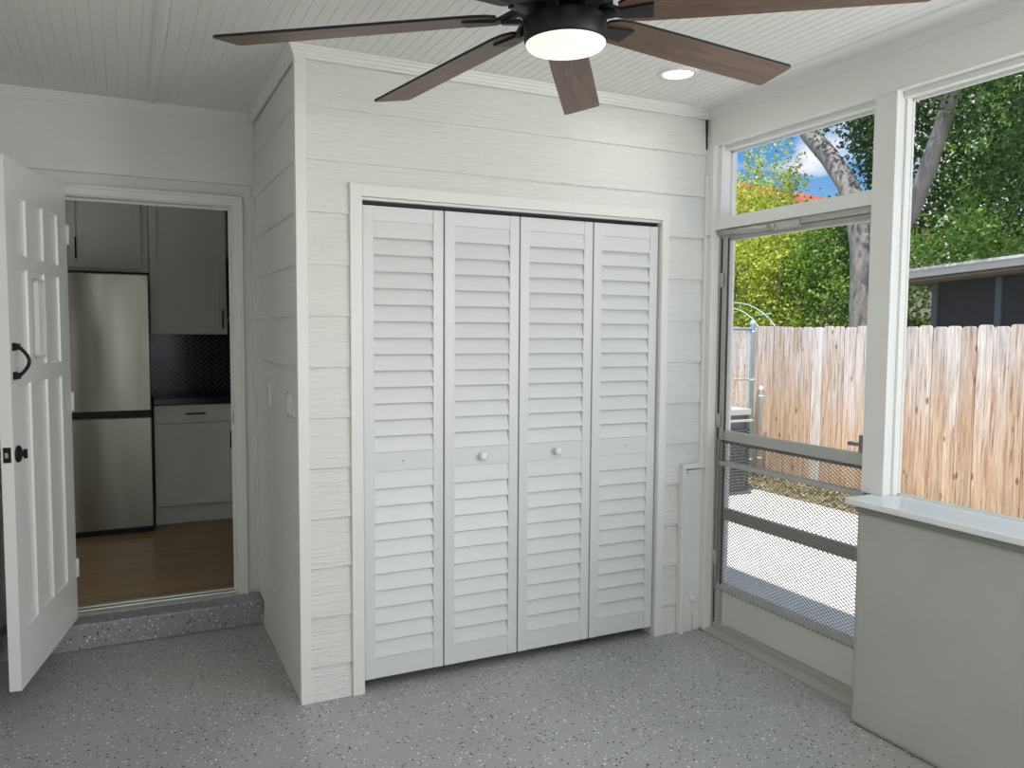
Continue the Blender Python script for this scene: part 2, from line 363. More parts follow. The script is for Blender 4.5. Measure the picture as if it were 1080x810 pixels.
# left and rear, right walls
b = MB(); b.box(XL-.1, XL, YR, D, 0, ZC+.02)
struct(b.build('wall_left', m_wall), 'plain white wall behind the open kitchen door', 'wall')
b = MB(); b.box(XL-.1, 2.2, YR-.1, YR, 0, .86); b.box(XL-.1, 2.2, YR-.1, YR, 2.43, ZC+.02); b.box(XL-.1, -.15, YR-.1, YR, .86, 2.43); b.box(1.85, 2.2, YR-.1, YR, .86, 2.43)
struct(b.build('wall_rear', m_wall), 'low wall and beam around the wide rear opening', 'wall')

# ------------------------------------------------------------------ kitchen shell
b = MB(); b.box(-2.6, 1.3, D+.11, 3.7, .02, ZK); 
struct(b.build('floor_kitchen', m_kfloor), 'brown wood plank kitchen floor seen through the doorway', 'floor')
m_kwall = mat('kitchen_wall_paint', (.55, .56, .53), .6)
b = MB(); b.box(-2.7, -2.6, D+.12, 3.7, 0, 2.6); b.box(1.3, 1.4, .92, 3.7, 0, 2.6); b.box(-2.7, 1.4, 3.6, 3.7, 0, 2.6); b.box(-2.7, XL-.1, D, D+.12, 0, 2.6); b.box(.10, 1.4, D, D+.12, 0, 2.6); b.box(-2.7, 1.4, D, 3.7, 2.5, 2.62)
struct(b.build('wall_kitchen', m_kwall), 'pale kitchen walls beyond the doorway', 'wall')

# ------------------------------------------------------------------ crown moulding (mitred sweep)
def sweep(name, path, prof, mt, label):
    """path: XY points; prof: (off, z) with off measured to the room side (right of travel)"""
    b = MB(); n = len(path); rows = []
    for i, p in enumerate(path):
        p = Vector(p); ns = []
        if i > 0: d = (p - Vector(path[i-1])).normalized(); ns.append(Vector((d.y, -d.x)))
        if i < n-1: d = (Vector(path[i+1]) - p).normalized(); ns.append(Vector((d.y, -d.x)))
        if len(ns) == 2: mvec = (ns[0]+ns[1]); mvec = mvec/(mvec.length_squared/2)
        else: mvec = ns[0]
        rows.append([b.bm.verts.new((p.x + mvec.x*o_, p.y + mvec.y*o_, z)) for o_, z in prof])
    for A, B in zip(rows, rows[1:]):
        for i in range(len(prof)-1): b.bm.faces.new((A[i], A[i+1], B[i+1], B[i]))
    b.bm.faces.new(rows[0]); b.bm.faces.new(rows[-1])
    return struct(b.build(name, mt), label, 'trim')
cz = 2.575
prof = [(-.001, cz), (.006, cz), (.008, cz+.004), (.008, cz+.011), (.012, cz+.014), (.014, cz+.024), (.020, cz+.029), (.022, cz+.037), (.027, cz+.040), (.028, ZC-.001), (-.001, ZC-.001)]
sweep('trim_9', [(XL, D-.022), (-.009, D-.022), (-.009, -.009), (W, -.009), (W, YR)], prof, m_white, 'white stepped crown moulding running around the porch ceiling')

# ------------------------------------------------------------------ window wall
Z_T, Z_S = 2.44, .895
b = MB(); b.box(W, W+.12, YR, 0, Z_T, ZC+.02)
struct(b.build('wall_beam', m_ceil), 'smooth painted beam above the porch windows and screen door', 'beam')
b = MB(); b.box(1.90, 2.10, YR, -1.062, 0, .862)
o = b.build('wall_right', m_half, bevel=.022); struct(o, 'low painted masonry wall below the large window', 'wall')
m_sill = mat('glossy_sill_paint', (.76, .78, .80), .25)
b = MB(); b.box(1.868, 2.13, YR, -1.035, .868, .893)
struct(b.build('trim_10', m_sill, bevel=.004), 'white window sill shelf on top of the low masonry wall', 'sill')
b = MB(); b.box(1.885, 1.902, YR, -1.07, .842, .868)  # strip below the sill; its dark grey colour paints in the sill's shadow
struct(b.build('trim_11', mat('painted_sill_shadow', (.22, .22, .21), .7), bevel=.004), 'narrow shaded strip under the window sill', 'trim')
# posts
def post(name, y0, y1, z0, label, x0=2.014, x1=2.115):
    b = MB(); b.box(x0, x0+.018, y0, y1, z0, Z_T+.005); b.box(x0+.017, x1, y0+.001, y1-.052, z0, Z_T+.004); b.box(x0+.045, x1-.02, y0-.010, y0+.002, z0, Z_T)
    return struct(b.build(name, m_white, bevel=.0025), label, 'post')
post('trim_12', -1.087, -.985, .893, 'white square post between the screen door and the large window')
post('trim_13', -3.0, -2.9, .893, 'white post on the sill farther along the window wall')
post('trim_14', -4.7, -4.62, .893, 'white post on the sill at the far end of the window wall')
b = MB(); b.box(2.0, 2.115, -.062, .0, 0, Z_T); b.box(2.03, 2.09, -.088, -.06, 2.085, Z_T)
struct(b.build('trim_15', m_white, bevel=.002), 'white jamb post between siding wall and screen door', 'post')
# thin bright head strips
b = MB(); b.box(2.05, 2.10, -.986, -.06, Z_T-.022, Z_T+.002); b.box(2.05, 2.10, -2.9, -1.087, Z_T-.022, Z_T+.002); b.box(2.05, 2.10, -4.62, -3.0, Z_T-.022, Z_T+.002)
struct(b.build('trim_16', m_white), 'white head strip along the top of the window openings', 'trim')
# transom bar
b = MB(); b.box(2.02, 2.11, -.986, -.06, 2.03, 2.088)
struct(b.build('trim_17', m_white, bevel=.002), 'white transom bar above the screen door', 'trim')
b = MB()
for (y0, y1, z0) in ((-.984, -.09, 2.09), (-2.9, -1.09, .893)):
    zt = Z_T-.022
    b.box(2.088, 2.098, y0, y1, zt-.012, zt); b.box(2.088, 2.098, y0, y1, z0, z0+.010); b.box(2.088, 2.098, y0, y0+.010, z0, zt); b.box(2.088, 2.098, y1-.010, y1, z0, zt)
struct(b.build('window_1', m_white), 'thin white screen frame lining the porch window openings', 'window')
# insect screen material
ms = bpy.data.materials.new('insect_screen'); ms.use_nodes = True; t = ms.node_tree; p = t.nodes['Principled BSDF']
p.inputs['Base Color'].default_value = (.10, .105, .10, 1); p.inputs['Roughness'].default_value = .7; p.inputs['Alpha'].default_value = .10
def screen(name, y0, y1, z0, z1, label, x=2.093, parent=None):
    b = MB(); v = [b.bm.verts.new(c) for c in ((x, y0, z0), (x, y1, z0), (x, y1, z1), (x, y0, z1))]; b.bm.faces.new(v)
    o = b.build(name, ms, parent)
    if parent is None: struct(o, label, 'screen')
    return o
screen('window_2', -.974, -.10, 2.10, 2.406, 'fine insect screen in the transom above the screen door')
screen('window_3', -2.89, -1.10, .903, 2.406, 'fine insect screen in the large window over the fence view')
# gap in corner under the beam
b = MB(); b.box(1.988, 2.004, -.026, -.006, 0, 2.30)
struct(b.build('trim_18', m_white, bevel=.002), 'narrow white corner strip at the right end of the siding wall', 'trim')
b = MB(); b.box(1.992, 2.0, -.014, -.004, 2.43, 2.575)
struct(b.build('trim_19', m_dark), 'dark open joint in the corner just below the crown moulding', 'gap')

# ------------------------------------------------------------------ boxed pilaster, low right
root = tag(empty('corner_box', (1.93, -.02, 0)), 'low white boxed-in cover in the corner beside the screen door', 'box cover')
def RB(mb, nm, mt, root, bev=0):
    o = mb.build(nm, mt, root, bev, at=tuple(root.location)); o.location = (0, 0, 0); return o
q = MB(); q.box(1.885, 1.998, -.030, -.009, 0, .835); RB(q, 'face_board', m_white, root, .002)
q = MB(); q.box(1.865, 1.889, -.045, -.009, 0, .85); q.box(1.871, 1.880, -.051, -.044, 0, .85); RB(q, 'edge_strip', m_white, root, .002)
q = MB(); q.box(1.865, 1.998, -.048, -.009, .842, .866); q.box(1.90, 1.975, -.040, -.03, .815, .835); RB(q, 'cap', m_white, root, .003)
q = MB(); q.lathe([(.022, 0), (.020, .006), (.010, .010), (.009, .020), (.003, .022)], (1.952, -.03, .17), (0, -1, 0), 20); q.tube([(1.952, -.036, .15), (1.95, -.038, .08), (1.952, -.036, 0.0)], .004); RB(q, 'cable_outlet', m_white, root)

# ------------------------------------------------------------------ screen door
SX = 2.077
root = tag(empty('door_6', (SX, -.5, 0)), 'aluminium screen door with diamond-mesh lower guard and kick panel', 'door', kind='structure')
ya, yb = -1.000, -.066
q = MB(); q.box(2.045, 2.10, -.070, -.062, 0, 2.03); q.box(2.045, 2.10, ya-.03, ya-.004, 0, 2.03); q.box(2.035, 2.10, ya-.03, -.062, 2.003, 2.03); RB(q, 'outer_frame', m_alu, root, .002)
q = MB()
q.box(2.055, 2.085, yb-.052, yb-.008, .02, 2.0); q.box(2.062, 2.08, yb-.060, yb-.052, .02, 2.0); RB(q, 'stile', m_alu, root, .002)
q = MB(); q.box(2.050, 2.0545, yb-.061, yb-.056, .25, 1.99); q.box(2.052, 2.0545, yb-.014, yb-.008, .02, 1.99); RB(q, 'rubber_seal', m_gasket, root)
q = MB(); q.box(2.055, 2.085, ya, ya+.045, .02, 2.0); RB(q, 'stile', m_alu, root, .002)
q = MB(); q.box(2.055, 2.085, ya+.04, yb-.05, 1.975, 2.0); q.box(2.05, 2.06, ya, yb-.008, 1.988, 2.002); RB(q, 'top_rail', m_alu, root, .002)
for za, zb, nm, mt, xx in ((.990, 1.037, 'push_bar', m_alu, 2.050), (.862, .884, 'guard_bar', m_alu, 2.048), (.588, .646, 'middle_rail', m_alu, 2.058), (.232, .262, 'lower_rail', m_alu, 2.050)):
    q = MB(); q.box(xx, 2.083, ya+.03, yb-.03, za, zb)
    if nm == 'push_bar': q.box(2.053, 2.070, ya+.03, yb-.03, .975, .992, 1)
    RB(q, nm, [mt, m_aludark], root, .002)
# screens
for z0, z1 in ((1.037, 1.976), (.646, .98), (.262, .588)):
    o = screen('insect_screen', ya+.04, yb-.05, z0, z1, '', SX+.003, root); o.location = -Vector(root.location)
# kick panel
q = MB(); q.box(2.064, 2.076, ya+.04, yb-.045, .045, .235); RB(q, 'kick_panel', mat('kick_panel_aluminium', (.66, .66, .63), .45, .3), root)
q = MB(); q.box(2.050, 2.087, ya, yb-.008, .016, .05)
for k in range(80):
    yy = ya+.05+k*.0098
    if yy < yb-.06: q.box(2.060, 2.066, yy, yy+.005, .050, .058)
RB(q, 'bottom_rail', m_alu, root, .0015)
q = MB(); q.prism([(2.0, 0), (2.0, .010), (2.04, .022), (2.12, .022), (2.12, 0)], 1, ya-.03, -.02); RB(q, 'sill_plate', m_alu, root)
# expanded metal guard: two families of diagonal strands
q = MB(); z0g, z1g = .225, .992; y0g, y1g = ya+.012, yb-.018; px = 2.052
wy, wz = .0130, .0080      # diamond pitch
slope = wz/wy
def strand(sgn):
    Lz = z1g-z0g; Ly = y1g-y0g
    c = -Ly*slope if sgn > 0 else 0
    # lines z - z0 = sgn*slope*(y-y0) + c
    c = (-Ly*slope) if sgn > 0 else 0.0
    cmax = Lz if sgn > 0 else Lz + Ly*slope
    while c < cmax:
        pts = []
        for yy in (0, Ly):
            zz = sgn*slope*yy + c
            if 0 <= zz <= Lz: pts.append((yy, zz))
        for zz in (0, Lz):
            yy = (zz-c)/(sgn*slope)
            if 0 < yy < Ly: pts.append((yy, zz))
        if len(pts) >= 2:
            pts.sort(); (ay, az), (by, bz) = pts[0], pts[-1]
            if by-ay > .004:
                tw = .00105
                A = (y0g+ay, z0g+az); B = (y0g+by, z0g+bz)
                dx = Vector((B[0]-A[0], B[1]-A[1])).normalized(); nn = Vector((-dx.y, dx.x))*tw
                v = []
                for xx in (px-.0008, px+.0008):
                    for s_ in (-1, 1):
                        for P_ in (A, B): v.append(q.bm.verts.new((xx + s_*.0006, P_[0]+s_*nn.x, P_[1]+s_*nn.y)))
                for f in ((0,1,3,2), (4,6,7,5), (0,4,5,1), (2,3,7,6)): q.bm.faces.new([v[i] for i in f])
        c += wz*2
strand(1); strand(-1)
RB(q, 'diamond_mesh', m_mesh, root)
q = MB(); q.box(px-.003, px+.003, y1g-.003, y1g+.004, z0g, z1g); q.box(px-.003, px+.003, y0g-.004, y0g+.003, z0g, z1g); RB(q, 'mesh_edge', m_alu, root)
# latch
q = MB(); q.box(2.035, 2.055, ya+.022, ya+.052, 1.045, 1.115); q.box(2.022, 2.036, ya+.012, ya+.098, 1.072, 1.085); q.lathe([(.009, 0), (.008, .012)], (2.036, ya+.085, 1.078), (-1, 0, 0), 16); RB(q, 'latch', mat('dull_latch', (.22, .22, .21), .4, .6), root, .001)
# hinges
for zz in (.35, 1.05, 1.75):
    q = MB(); q.lathe([(.005, 0), (.005, .07)], (2.048, -.071, zz), n=12); q.box(2.047, 2.052, -.095, -.066, zz, zz+.07); RB(q, 'hinge', m_alu, root)
# closer
q = MB(); q.tube([(2.028, -.12, 2.012), (2.028, -.42, 2.006)], .014, 16); q.tube([(2.028, -.42, 2.006), (2.028, -.46, 2.006)], [.011, .009], 12)
q.tube([(2.03, -.12, 2.012), (2.03, -.03, 2.012)], .004, 8); q.box(1.996, 2.04, -.05, -.022, 1.998, 2.006); RB(q, 'closer', m_alu, root)
q = MB(); q.box(2.024, 2.05, -.60, -.44, 1.990, 2.02); RB(q, 'closer_bracket', m_alu, root, .001)

# ------------------------------------------------------------------ open kitchen door (nine recessed panels)
hx, hy = -.880, 1.118; ex, ey = -1.0125, .2829
hp = Vector((-.8622, 1.0431)); fe = Vector((-1.0124, .2829)); dv = (fe-hp).normalized()
hp = hp - dv*.03            # hinge end, close to the jamb
DL = (fe-hp).length; off = .03
root = empty('door_1', (hp.x, hp.y, .135), (0, 0, math.atan2(dv.y, dv.x)))
tag(root, 'open white kitchen door with nine recessed panels and black hardware', 'door', kind='structure')
# local: x along door from hinge, y>0 side = visible face (room side), z up
DH = 2.03; TH = .042
cols = [(.115+off, .275+off), (.325+off, .490+off), (.545+off, .700+off)]
rows = [(.220, 1.175), (1.240, 1.620), (1.672, 1.895)]
def leaf():
    b = MB(); xs = [0] + [v for c in cols for v in c] + [DL]; zs = [0] + [v for r in rows for v in r] + [DH]
    dep = .012; bev = .022
    for i in range(7):
        for j in range(7):
            xa, xb, za, zb = xs[i], xs[i+1], zs[j], zs[j+1]
            if i % 2 and j % 2:
                for yf, sg in ((0, -1), (-TH, 1)):
                    o4 = [(xa, za), (xb, za), (xb, zb), (xa, zb)]; i4 = [(xa+bev, za+bev), (xb-bev, za+bev), (xb-bev, zb-bev), (xa+bev, zb-bev)]
                    m4 = [(xa+.004, za+.004), (xb-.004, za+.004), (xb-.004, zb-.004), (xa+.004, zb-.004)]
                    O = [b.bm.verts.new((x_, yf, z_)) for x_, z_ in o4]; Mv = [b.bm.verts.new((x_, yf+sg*.008, z_)) for x_, z_ in m4]; I = [b.bm.verts.new((x_, yf+sg*dep, z_)) for x_, z_ in i4]
                    for k in range(4):
                        l = (k+1) % 4; b.bm.faces.new((O[k], O[l], Mv[l], Mv[k])); b.bm.faces.new((Mv[k], Mv[l], I[l], I[k]))
                    b.bm.faces.new(I)
            else:
                for yf in (0, -TH):
                    b.bm.faces.new([b.bm.verts.new((x_, yf, z_)) for x_, z_ in ((xa, za), (xb, za), (xb, zb), (xa, zb))])
    for (P0, P1) in (((0, 0), (DL, 0)), ((DL, 0), (DL, DH)), ((DL, DH), (0, DH)), ((0, DH), (0, 0))):
        b.bm.faces.new([b.bm.verts.new(c) for c in ((P0[0], 0, P0[1]), (P1[0], 0, P1[1]), (P1[0], -TH, P1[1]), (P0[0], -TH, P0[1]))])
    bmesh.ops.remove_doubles(b.bm, verts=b.bm.verts, dist=.0002)
    return b
leaf().build('door_leaf', m_door, root)
q = MB()     # peep hatch in the centre panel
xa, xb, za, zb = .375+off, .455+off, 1.268, 1.592
q.box(xa, xa+.012, -.008, .012, za, zb); q.box(xb-.012, xb, -.008, .012, za, zb); q.box(xa, xb, -.008, .012, za, za+.012); q.box(xa, xb, -.008, .012, zb-.012, zb)
q.box(xa+.026, xa+.036, -.01, .008, za+.012, zb-.012); q.box(xa+.046, xa+.054, -.01, .008, za+.012, zb-.012)
for zz in (za+.045, zb-.085): q.box(xa-.014, xa+.002, .0, .014, zz, zz+.035)
q.build('peep_hatch', m_door, root, .001)
q = MB()     # pull handle
hxp = .735+off; q.box(hxp-.018, hxp+.018, 0, .006, 1.305, 1.335); q.box(hxp-.018, hxp+.018, 0, .006, 1.195, 1.225)
q.box(hxp-.012, hxp+.012, .004, .020, 1.308, 1.332); q.box(hxp-.012, hxp+.012, .004, .020, 1.198, 1.222)
pts = [(hxp, .016+.036*math.sin(PI*k/14), 1.322-.114*k/14) for k in range(15)]
q.tube(pts, .0068, 10); q.build('pull_handle', m_black, root, .001)
q = MB(); q.lathe([(.033, 0), (.033, .005), (.028, .010), (.011, .012), (.010, .022)], (hxp-.005, 0, .911), (0, 1, 0), 28); q.box(hxp-.008, hxp-.002, .02, .034, .893, .929)
q.build('deadbolt_turn', m_black, root, .001)
q = MB(); q.box(DL, DL+.0025, -.034, -.008, .884, .942); q.build('latch_plate', m_black, root)
q = MB(); q.box(DL+.002, DL+.007, -.027, -.016, .903, .922); q.build('latch_bolt', mat('brass_bolt', (.5, .45, .35), .3, .8), root)
for zz in (.2, 1.0, 1.78):
    q = MB(); q.lathe([(.006, 0), (.006, .09)], (-.004, .004, zz), n=12); q.box(-.002, .001, -.03, .002, zz, zz+.09); q.build('hinge', m_white, root)

# ------------------------------------------------------------------ wall plates
m_plate = mat('white_plastic_plate', (.66, .67, .64), .35)
root = tag(empty('switch_plate', (-.007, .68, 1.165)), 'flat white blank plate on the siding wall nearer the kitchen doorway', 'switch plate')
q = MB(); q.box(-.021, -.007, .645, .722, 1.165, 1.285); RB(q, 'cover', m_plate, root, .003)
for zz in (1.19, 1.26):
    q = MB(); q.lathe([(.0035, 0), (.003, .002)], (-.021, .683, zz), (-1, 0, 0), 12); RB(q, 'screw', m_plate, root)
root = tag(empty('light_switch', (-.007, .19, 1.155)), 'white switch plate on the siding wall near its outer corner', 'light switch')
q = MB(); q.box(-.015, -.007, .152, .226, 1.158, 1.275); RB(q, 'cover', m_plate, root, .003)
q = MB(); q.box(-.022, -.014, .172, .206, 1.18, 1.253); RB(q, 'rocker', m_plate, root, .002)
for zz in (1.168, 1.266):
    q = MB(); q.lathe([(.003, 0), (.003, .002)], (-.015, .189, zz), (-1, 0, 0), 12); RB(q, 'screw', m_gasket, root)

# ------------------------------------------------------------------ lamps
m_led = mat('led_disc', (1, 1, 1), .4, emit=((1.0, .98, .95), 3.0))
def downlight(x, y, label):
    root = tag(empty('recessed_light', (x, y, ZC)), label, 'ceiling light')
    q = MB(); q.lathe([(.062, -.003), (.068, -.010), (.082, -.008), (.088, .001)], (x, y, ZC), n=40, cap=False); q.lathe([(.062, -.003), (.062, .0)], (x, y, ZC), n=40, cap=False); RB(q, 'trim_ring', m_white, root)
    q = MB(); q.lathe([(.063, -.006), (.063, -.003)], (x, y, ZC), n=40); RB(q, 'lens', m_led, root)
    l = bpy.data.lights.new('downlight', 'AREA'); l.shape = 'DISK'; l.size = .12; l.energy = LAMP_W; l.color = (1, .965, .91); l.spread = math.radians(165)
    lo = bpy.data.objects.new('downlight', l); C.objects.link(lo); lo.parent = root; lo.location = (0, 0, -.014)
downlight(1.516, -.399, 'round recessed ceiling light glowing in front of the closet, below the fan blade')
downlight(-.45, -.62, 'round recessed ceiling light above the kitchen doorway end, outside the picture')
downlight(1.4, -2.8, 'round recessed ceiling light behind the viewer beside the windows')
downlight(-.45, -2.8, 'round recessed ceiling light behind the viewer beside the plain wall')

# ------------------------------------------------------------------ ceiling fan, eight blades
FX, FYc, ZB = .362, -1.448, 2.305; RT = .875; T0 = 2.532
root = tag(empty('ceiling_fan', (FX, FYc, ZC)), 'large black ceiling fan with walnut blades and a round glowing light', 'ceiling fan')
q = MB(); q.lathe([(.075, 0), (.075, -.02), (.055, -.055), (.018, -.065)], (FX, FYc, ZC), n=40); RB(q, 'ceiling_cup', m_black, root)
q = MB(); q.lathe([(.013, 0), (.013, -.20)], (FX, FYc, ZC-.05), n=20); RB(q, 'downrod', m_black, root)
q = MB(); q.lathe([(.02, .09), (.05, .082), (.105, .065), (.118, .05), (.118, .012), (.06, .008)], (FX, FYc, ZB), n=48); RB(q, 'motor', m_black, root)
q = MB(); q.lathe([(.06, .012), (.06, -.006), (.098, -.010), (.103, -.014), (.103, -.062), (.099, -.068)], (FX, FYc, ZB), n=48); RB(q, 'light_housing', m_black, root)
m_glow = mat('fan_light_diffuser', (.25, .25, .22), .4, emit=((1.0, .96, .80), .98))
q = MB(); q.lathe([(.099, -.060), (.099, -.070), (.094, -.077), (.07, -.082), (.03, -.084), (.0, -.0845)], (FX, FYc, ZB), n=48); RB(q, 'light_diffuser', m_glow, root)
ld = bpy.data.lights.new('fan_lamp', 'AREA'); ld.shape = 'DISK'; ld.size = .18; ld.energy = 5; ld.color = (1, .92, .80); lo = bpy.data.objects.new('fan_lamp', ld); C.objects.link(lo); lo.parent = root; lo.location = (0, 0, ZB-ZC-.09)
TAU = -.17; BW = .064
for k in range(8):
    th = T0 - k*2*PI/8
    e = Vector((math.cos(th), math.sin(th), 0)); nn = Vector((-math.sin(th), math.cos(th), 0))*math.cos(TAU) + Vector((0, 0, math.sin(TAU))); up_ = e.cross(nn).normalized()
    org = Vector((FX-.018, FYc+.009, ZB))
    P = lambda r_, s_, h_: org + e*r_ + nn*s_ + up_*h_
    # outline (root rounded, tip cut slightly on the slant)
    ol = [(.150, -.030), (.172, -.046), (.21, -.053), (.40, -.058), (RT-.012, -BW), (RT-.002, -BW+.008), (RT+.010, BW-.008), (RT+.002, BW), (.40, .058), (.21, .053), (.172, .046), (.150, .030)]
    q = MB(); A = [q.bm.verts.new(P(r_, s_, 0)) for r_, s_ in ol]; B = [q.bm.verts.new(P(r_, s_, .007)) for r_, s_ in ol]
    f = q.bm.faces.new(A[::-1]); f.material_index = 0; f = q.bm.faces.new(B); f.material_index = 1
    for i in range(len(ol)):
        j = (i+1) % len(ol); f = q.bm.faces.new((A[i], A[j], B[j], B[i])); f.material_index = 1
    bmesh.ops.recalc_face_normals(q.bm, faces=q.bm.faces)
    me = bpy.data.meshes.new('blade')
    Mx = Matrix.Translation(org) @ Matrix(((e.x, nn.x, up_.x, 0), (e.y, nn.y, up_.y, 0), (e.z, nn.z, up_.z, 0), (0,0,0,1)))
    bmesh.ops.transform(q.bm, matrix=Mx.inverted(), verts=q.bm.verts); q.bm.to_mesh(me); q.bm.free()
    me.materials.append(m_walnut); me.materials.append(m_black)
    o = bpy.data.objects.new('blade', me); C.objects.link(o); o.parent = root; o.matrix_local = Matrix.Translation(-Vector(root.location)) @ Mx
    q = MB()
    def bar(r0, r1, w0, w1, h0, h1, h2, h3):
        v = [q.bm.verts.new(P(r_, s_*w_, h_)) for r_, w_, hh in ((r0, w0, (h0, h1)), (r1, w1, (h2, h3))) for s_ in (-1, 1) for h_ in hh]
        for f in ((0,1,3,2), (4,6,7,5), (0,4,5,1), (2,3,7,6), (0,2,6,4), (1,5,7,3)): q.bm.faces.new([v[i] for i in f])
    bar(.09, .155, .032, .018, .012, .024, -.008, .0); bar(.155, .235, .018, .030, -.008, .0, -.006, -.0005)
    bar(.09, .14, .014, .012, -.014, -.002, -.010, -.002)
    RB(q, 'blade_bracket', m_black, root)

root.rotation_euler = (-math.radians(.5), -math.radians(1.25), 0)      # the fan hangs slightly out of level

# ------------------------------------------------------------------ kitchen furniture
m_cab = mat('grey_white_cabinet', (.74, .75, .71), .4)
def steel_mat():
    M = mat('brushed_steel', (.30, .285, .25), .30, 1.0); t = M.node_tree; p = t.nodes['Principled BSDF']
    co = N(t, 'ShaderNodeTexCoord'); mp_ = N(t, 'ShaderNodeMapping', inp={3: (3, 3, .7)}); t.links.new(co.outputs['Object'], mp_.inputs[0])
    n = N(t, 'ShaderNodeTexNoise', inp={'Scale': 1.3, 'Detail': 1}); t.links.new(mp_.outputs[0], n.inputs['Vector'])
    b_ = N(t, 'ShaderNodeBump', inp={'Strength': .4, 'Distance': .05}); t.links.new(n.outputs[0], b_.inputs['Height']); t.links.new(b_.outputs[0], p.inputs['Normal']); return M
m_steel = steel_mat()
fx0, fx1, fy = -1.21, -.465, 2.74
root = tag(empty('refrigerator', ((fx0+fx1)/2, 3.05, ZK)), 'tall stainless steel refrigerator with bottom freezer in the kitchen', 'refrigerator')
q = MB(); q.box(fx0+.005, fx1-.005, fy+.06, 3.42, ZK+.03, 1.885); RB(q, 'body', mat('fridge_side_grey', (.12, .12, .12), .4, .3), root, .004)
q = MB(); q.box(fx0, fx1, fy, fy+.055, .965, 1.89); RB(q, 'upper_door', m_steel, root, .008)
q = MB(); q.box(fx0, fx1, fy, fy+.055, .165, .925); RB(q, 'freezer_drawer', m_steel, root, .008)
q = MB(); q.box(fx0+.003, fx1-.003, fy+.012, fy+.06, .925, .965); RB(q, 'grip_recess', m_black, root)
q = MB(); q.box(fx0+.01, fx1-.01, fy+.03, 3.3, ZK, .165); RB(q, 'base_grille', m_black, root)
def shaker(q, xa, xb, za, zb, y, fr=.055):
    q.box(xa, xa+fr, y-.02, y, za, zb); q.box(xb-fr, xb, y-.02, y, za, zb); q.box(xa+fr, xb-fr, y-.02, y, za, za+fr); q.box(xa+fr, xb-fr, y-.02, y, zb-fr, zb); q.box(xa+fr, xb-fr, y-.011, y, za+fr, zb-fr)
def cabinet(name, label, cat, box, doors, root_at):
    root = tag(empty(name, root_at), label, cat); q = MB(); q.box(*box); RB(q, 'body', m_cab, root)
    for nm, xa, xb, za, zb, hd in doors:
        q = MB(); shaker(q, xa, xb, za, zb, box[2], .05 if nm == 'door' else .018); d = RB(q, nm, m_cab, root, .0015)
        hx0, hz0, hx1, hz1 = hd; q = MB(); yy = box[2]-.045
        q.tube([(hx0, yy, hz0), (hx1, yy, hz1)], .0055, 8)
        dx, dz = (hx1-hx0)*.08, (hz1-hz0)*.08
        for u_, v_ in ((hx0+dx, hz0+dz), (hx1-dx, hz1-dz)): q.tube([(u_, yy, v_), (u_, box[2]-.015, v_)], .004, 6)
        RB(q, 'handle', m_black, root).parent = d
    return root
cabinet('upper_cabinet', 'shaker wall cabinet with two doors directly above the refrigerator', 'cabinet', (-1.40, -.452, 3.2, 3.58, 1.93, 2.47),
        [('door', -1.392, -.968, 1.95, 2.46, (-.995, 2.01, -.995, 2.16)), ('door', -.962, -.50, 1.95, 2.46, (-.912, 2.01, -.912, 2.16))], (-.93, 3.4, 1.93))
cabinet('upper_cabinet', 'tall shaker wall cabinet with one door above the black backsplash', 'cabinet', (-.447, .085, 3.2, 3.58, 1.485, 2.47),
        [('door', -.443, .078, 1.49, 2.43, (.050, 1.53, .050, 1.67))], (-.18, 3.4, 1.485))
r_ = cabinet('base_cabinet', 'shaker base cabinet with drawer below the black countertop', 'cabinet', (-.447, .095, 2.93, 3.55, .26, .985),
        [('drawer', -.443, .092, .858, .980, (-.243, .921, -.109, .921)), ('door', -.443, .092, .262, .850, (.062, .656, .062, .789))], (-.18, 3.2, ZK))
q = MB(); q.box(-.447, .095, 2.955, 3.5, ZK, .26); RB(q, 'toe_kick', m_cab, r_)
q = MB(); q.box(.097, 1.0, 2.95, 3.55, ZK, .98); q.box(.097, .9, 2.93, 2.95, .26, .94)
tag(q.build('stove', m_black, bevel=.003), 'black range front just visible past the base cabinet', 'stove')
q = MB(); q.box(.10, .9, 3.13, 3.58, 1.62, 2.06); q.box(.13, .87, 3.115, 3.13, 1.65, 2.03)
tag(q.build('microwave', m_black, bevel=.003), 'black over-range microwave edge beside the tall wall cabinet', 'microwave')
q = MB(); q.box(-.45, .097, 2.895, 3.586, .985, 1.035)
tag(q.build('countertop', mat('black_stone', (.012, .012, .013), .25), bevel=.004), 'black stone countertop between refrigerator and range', 'countertop')
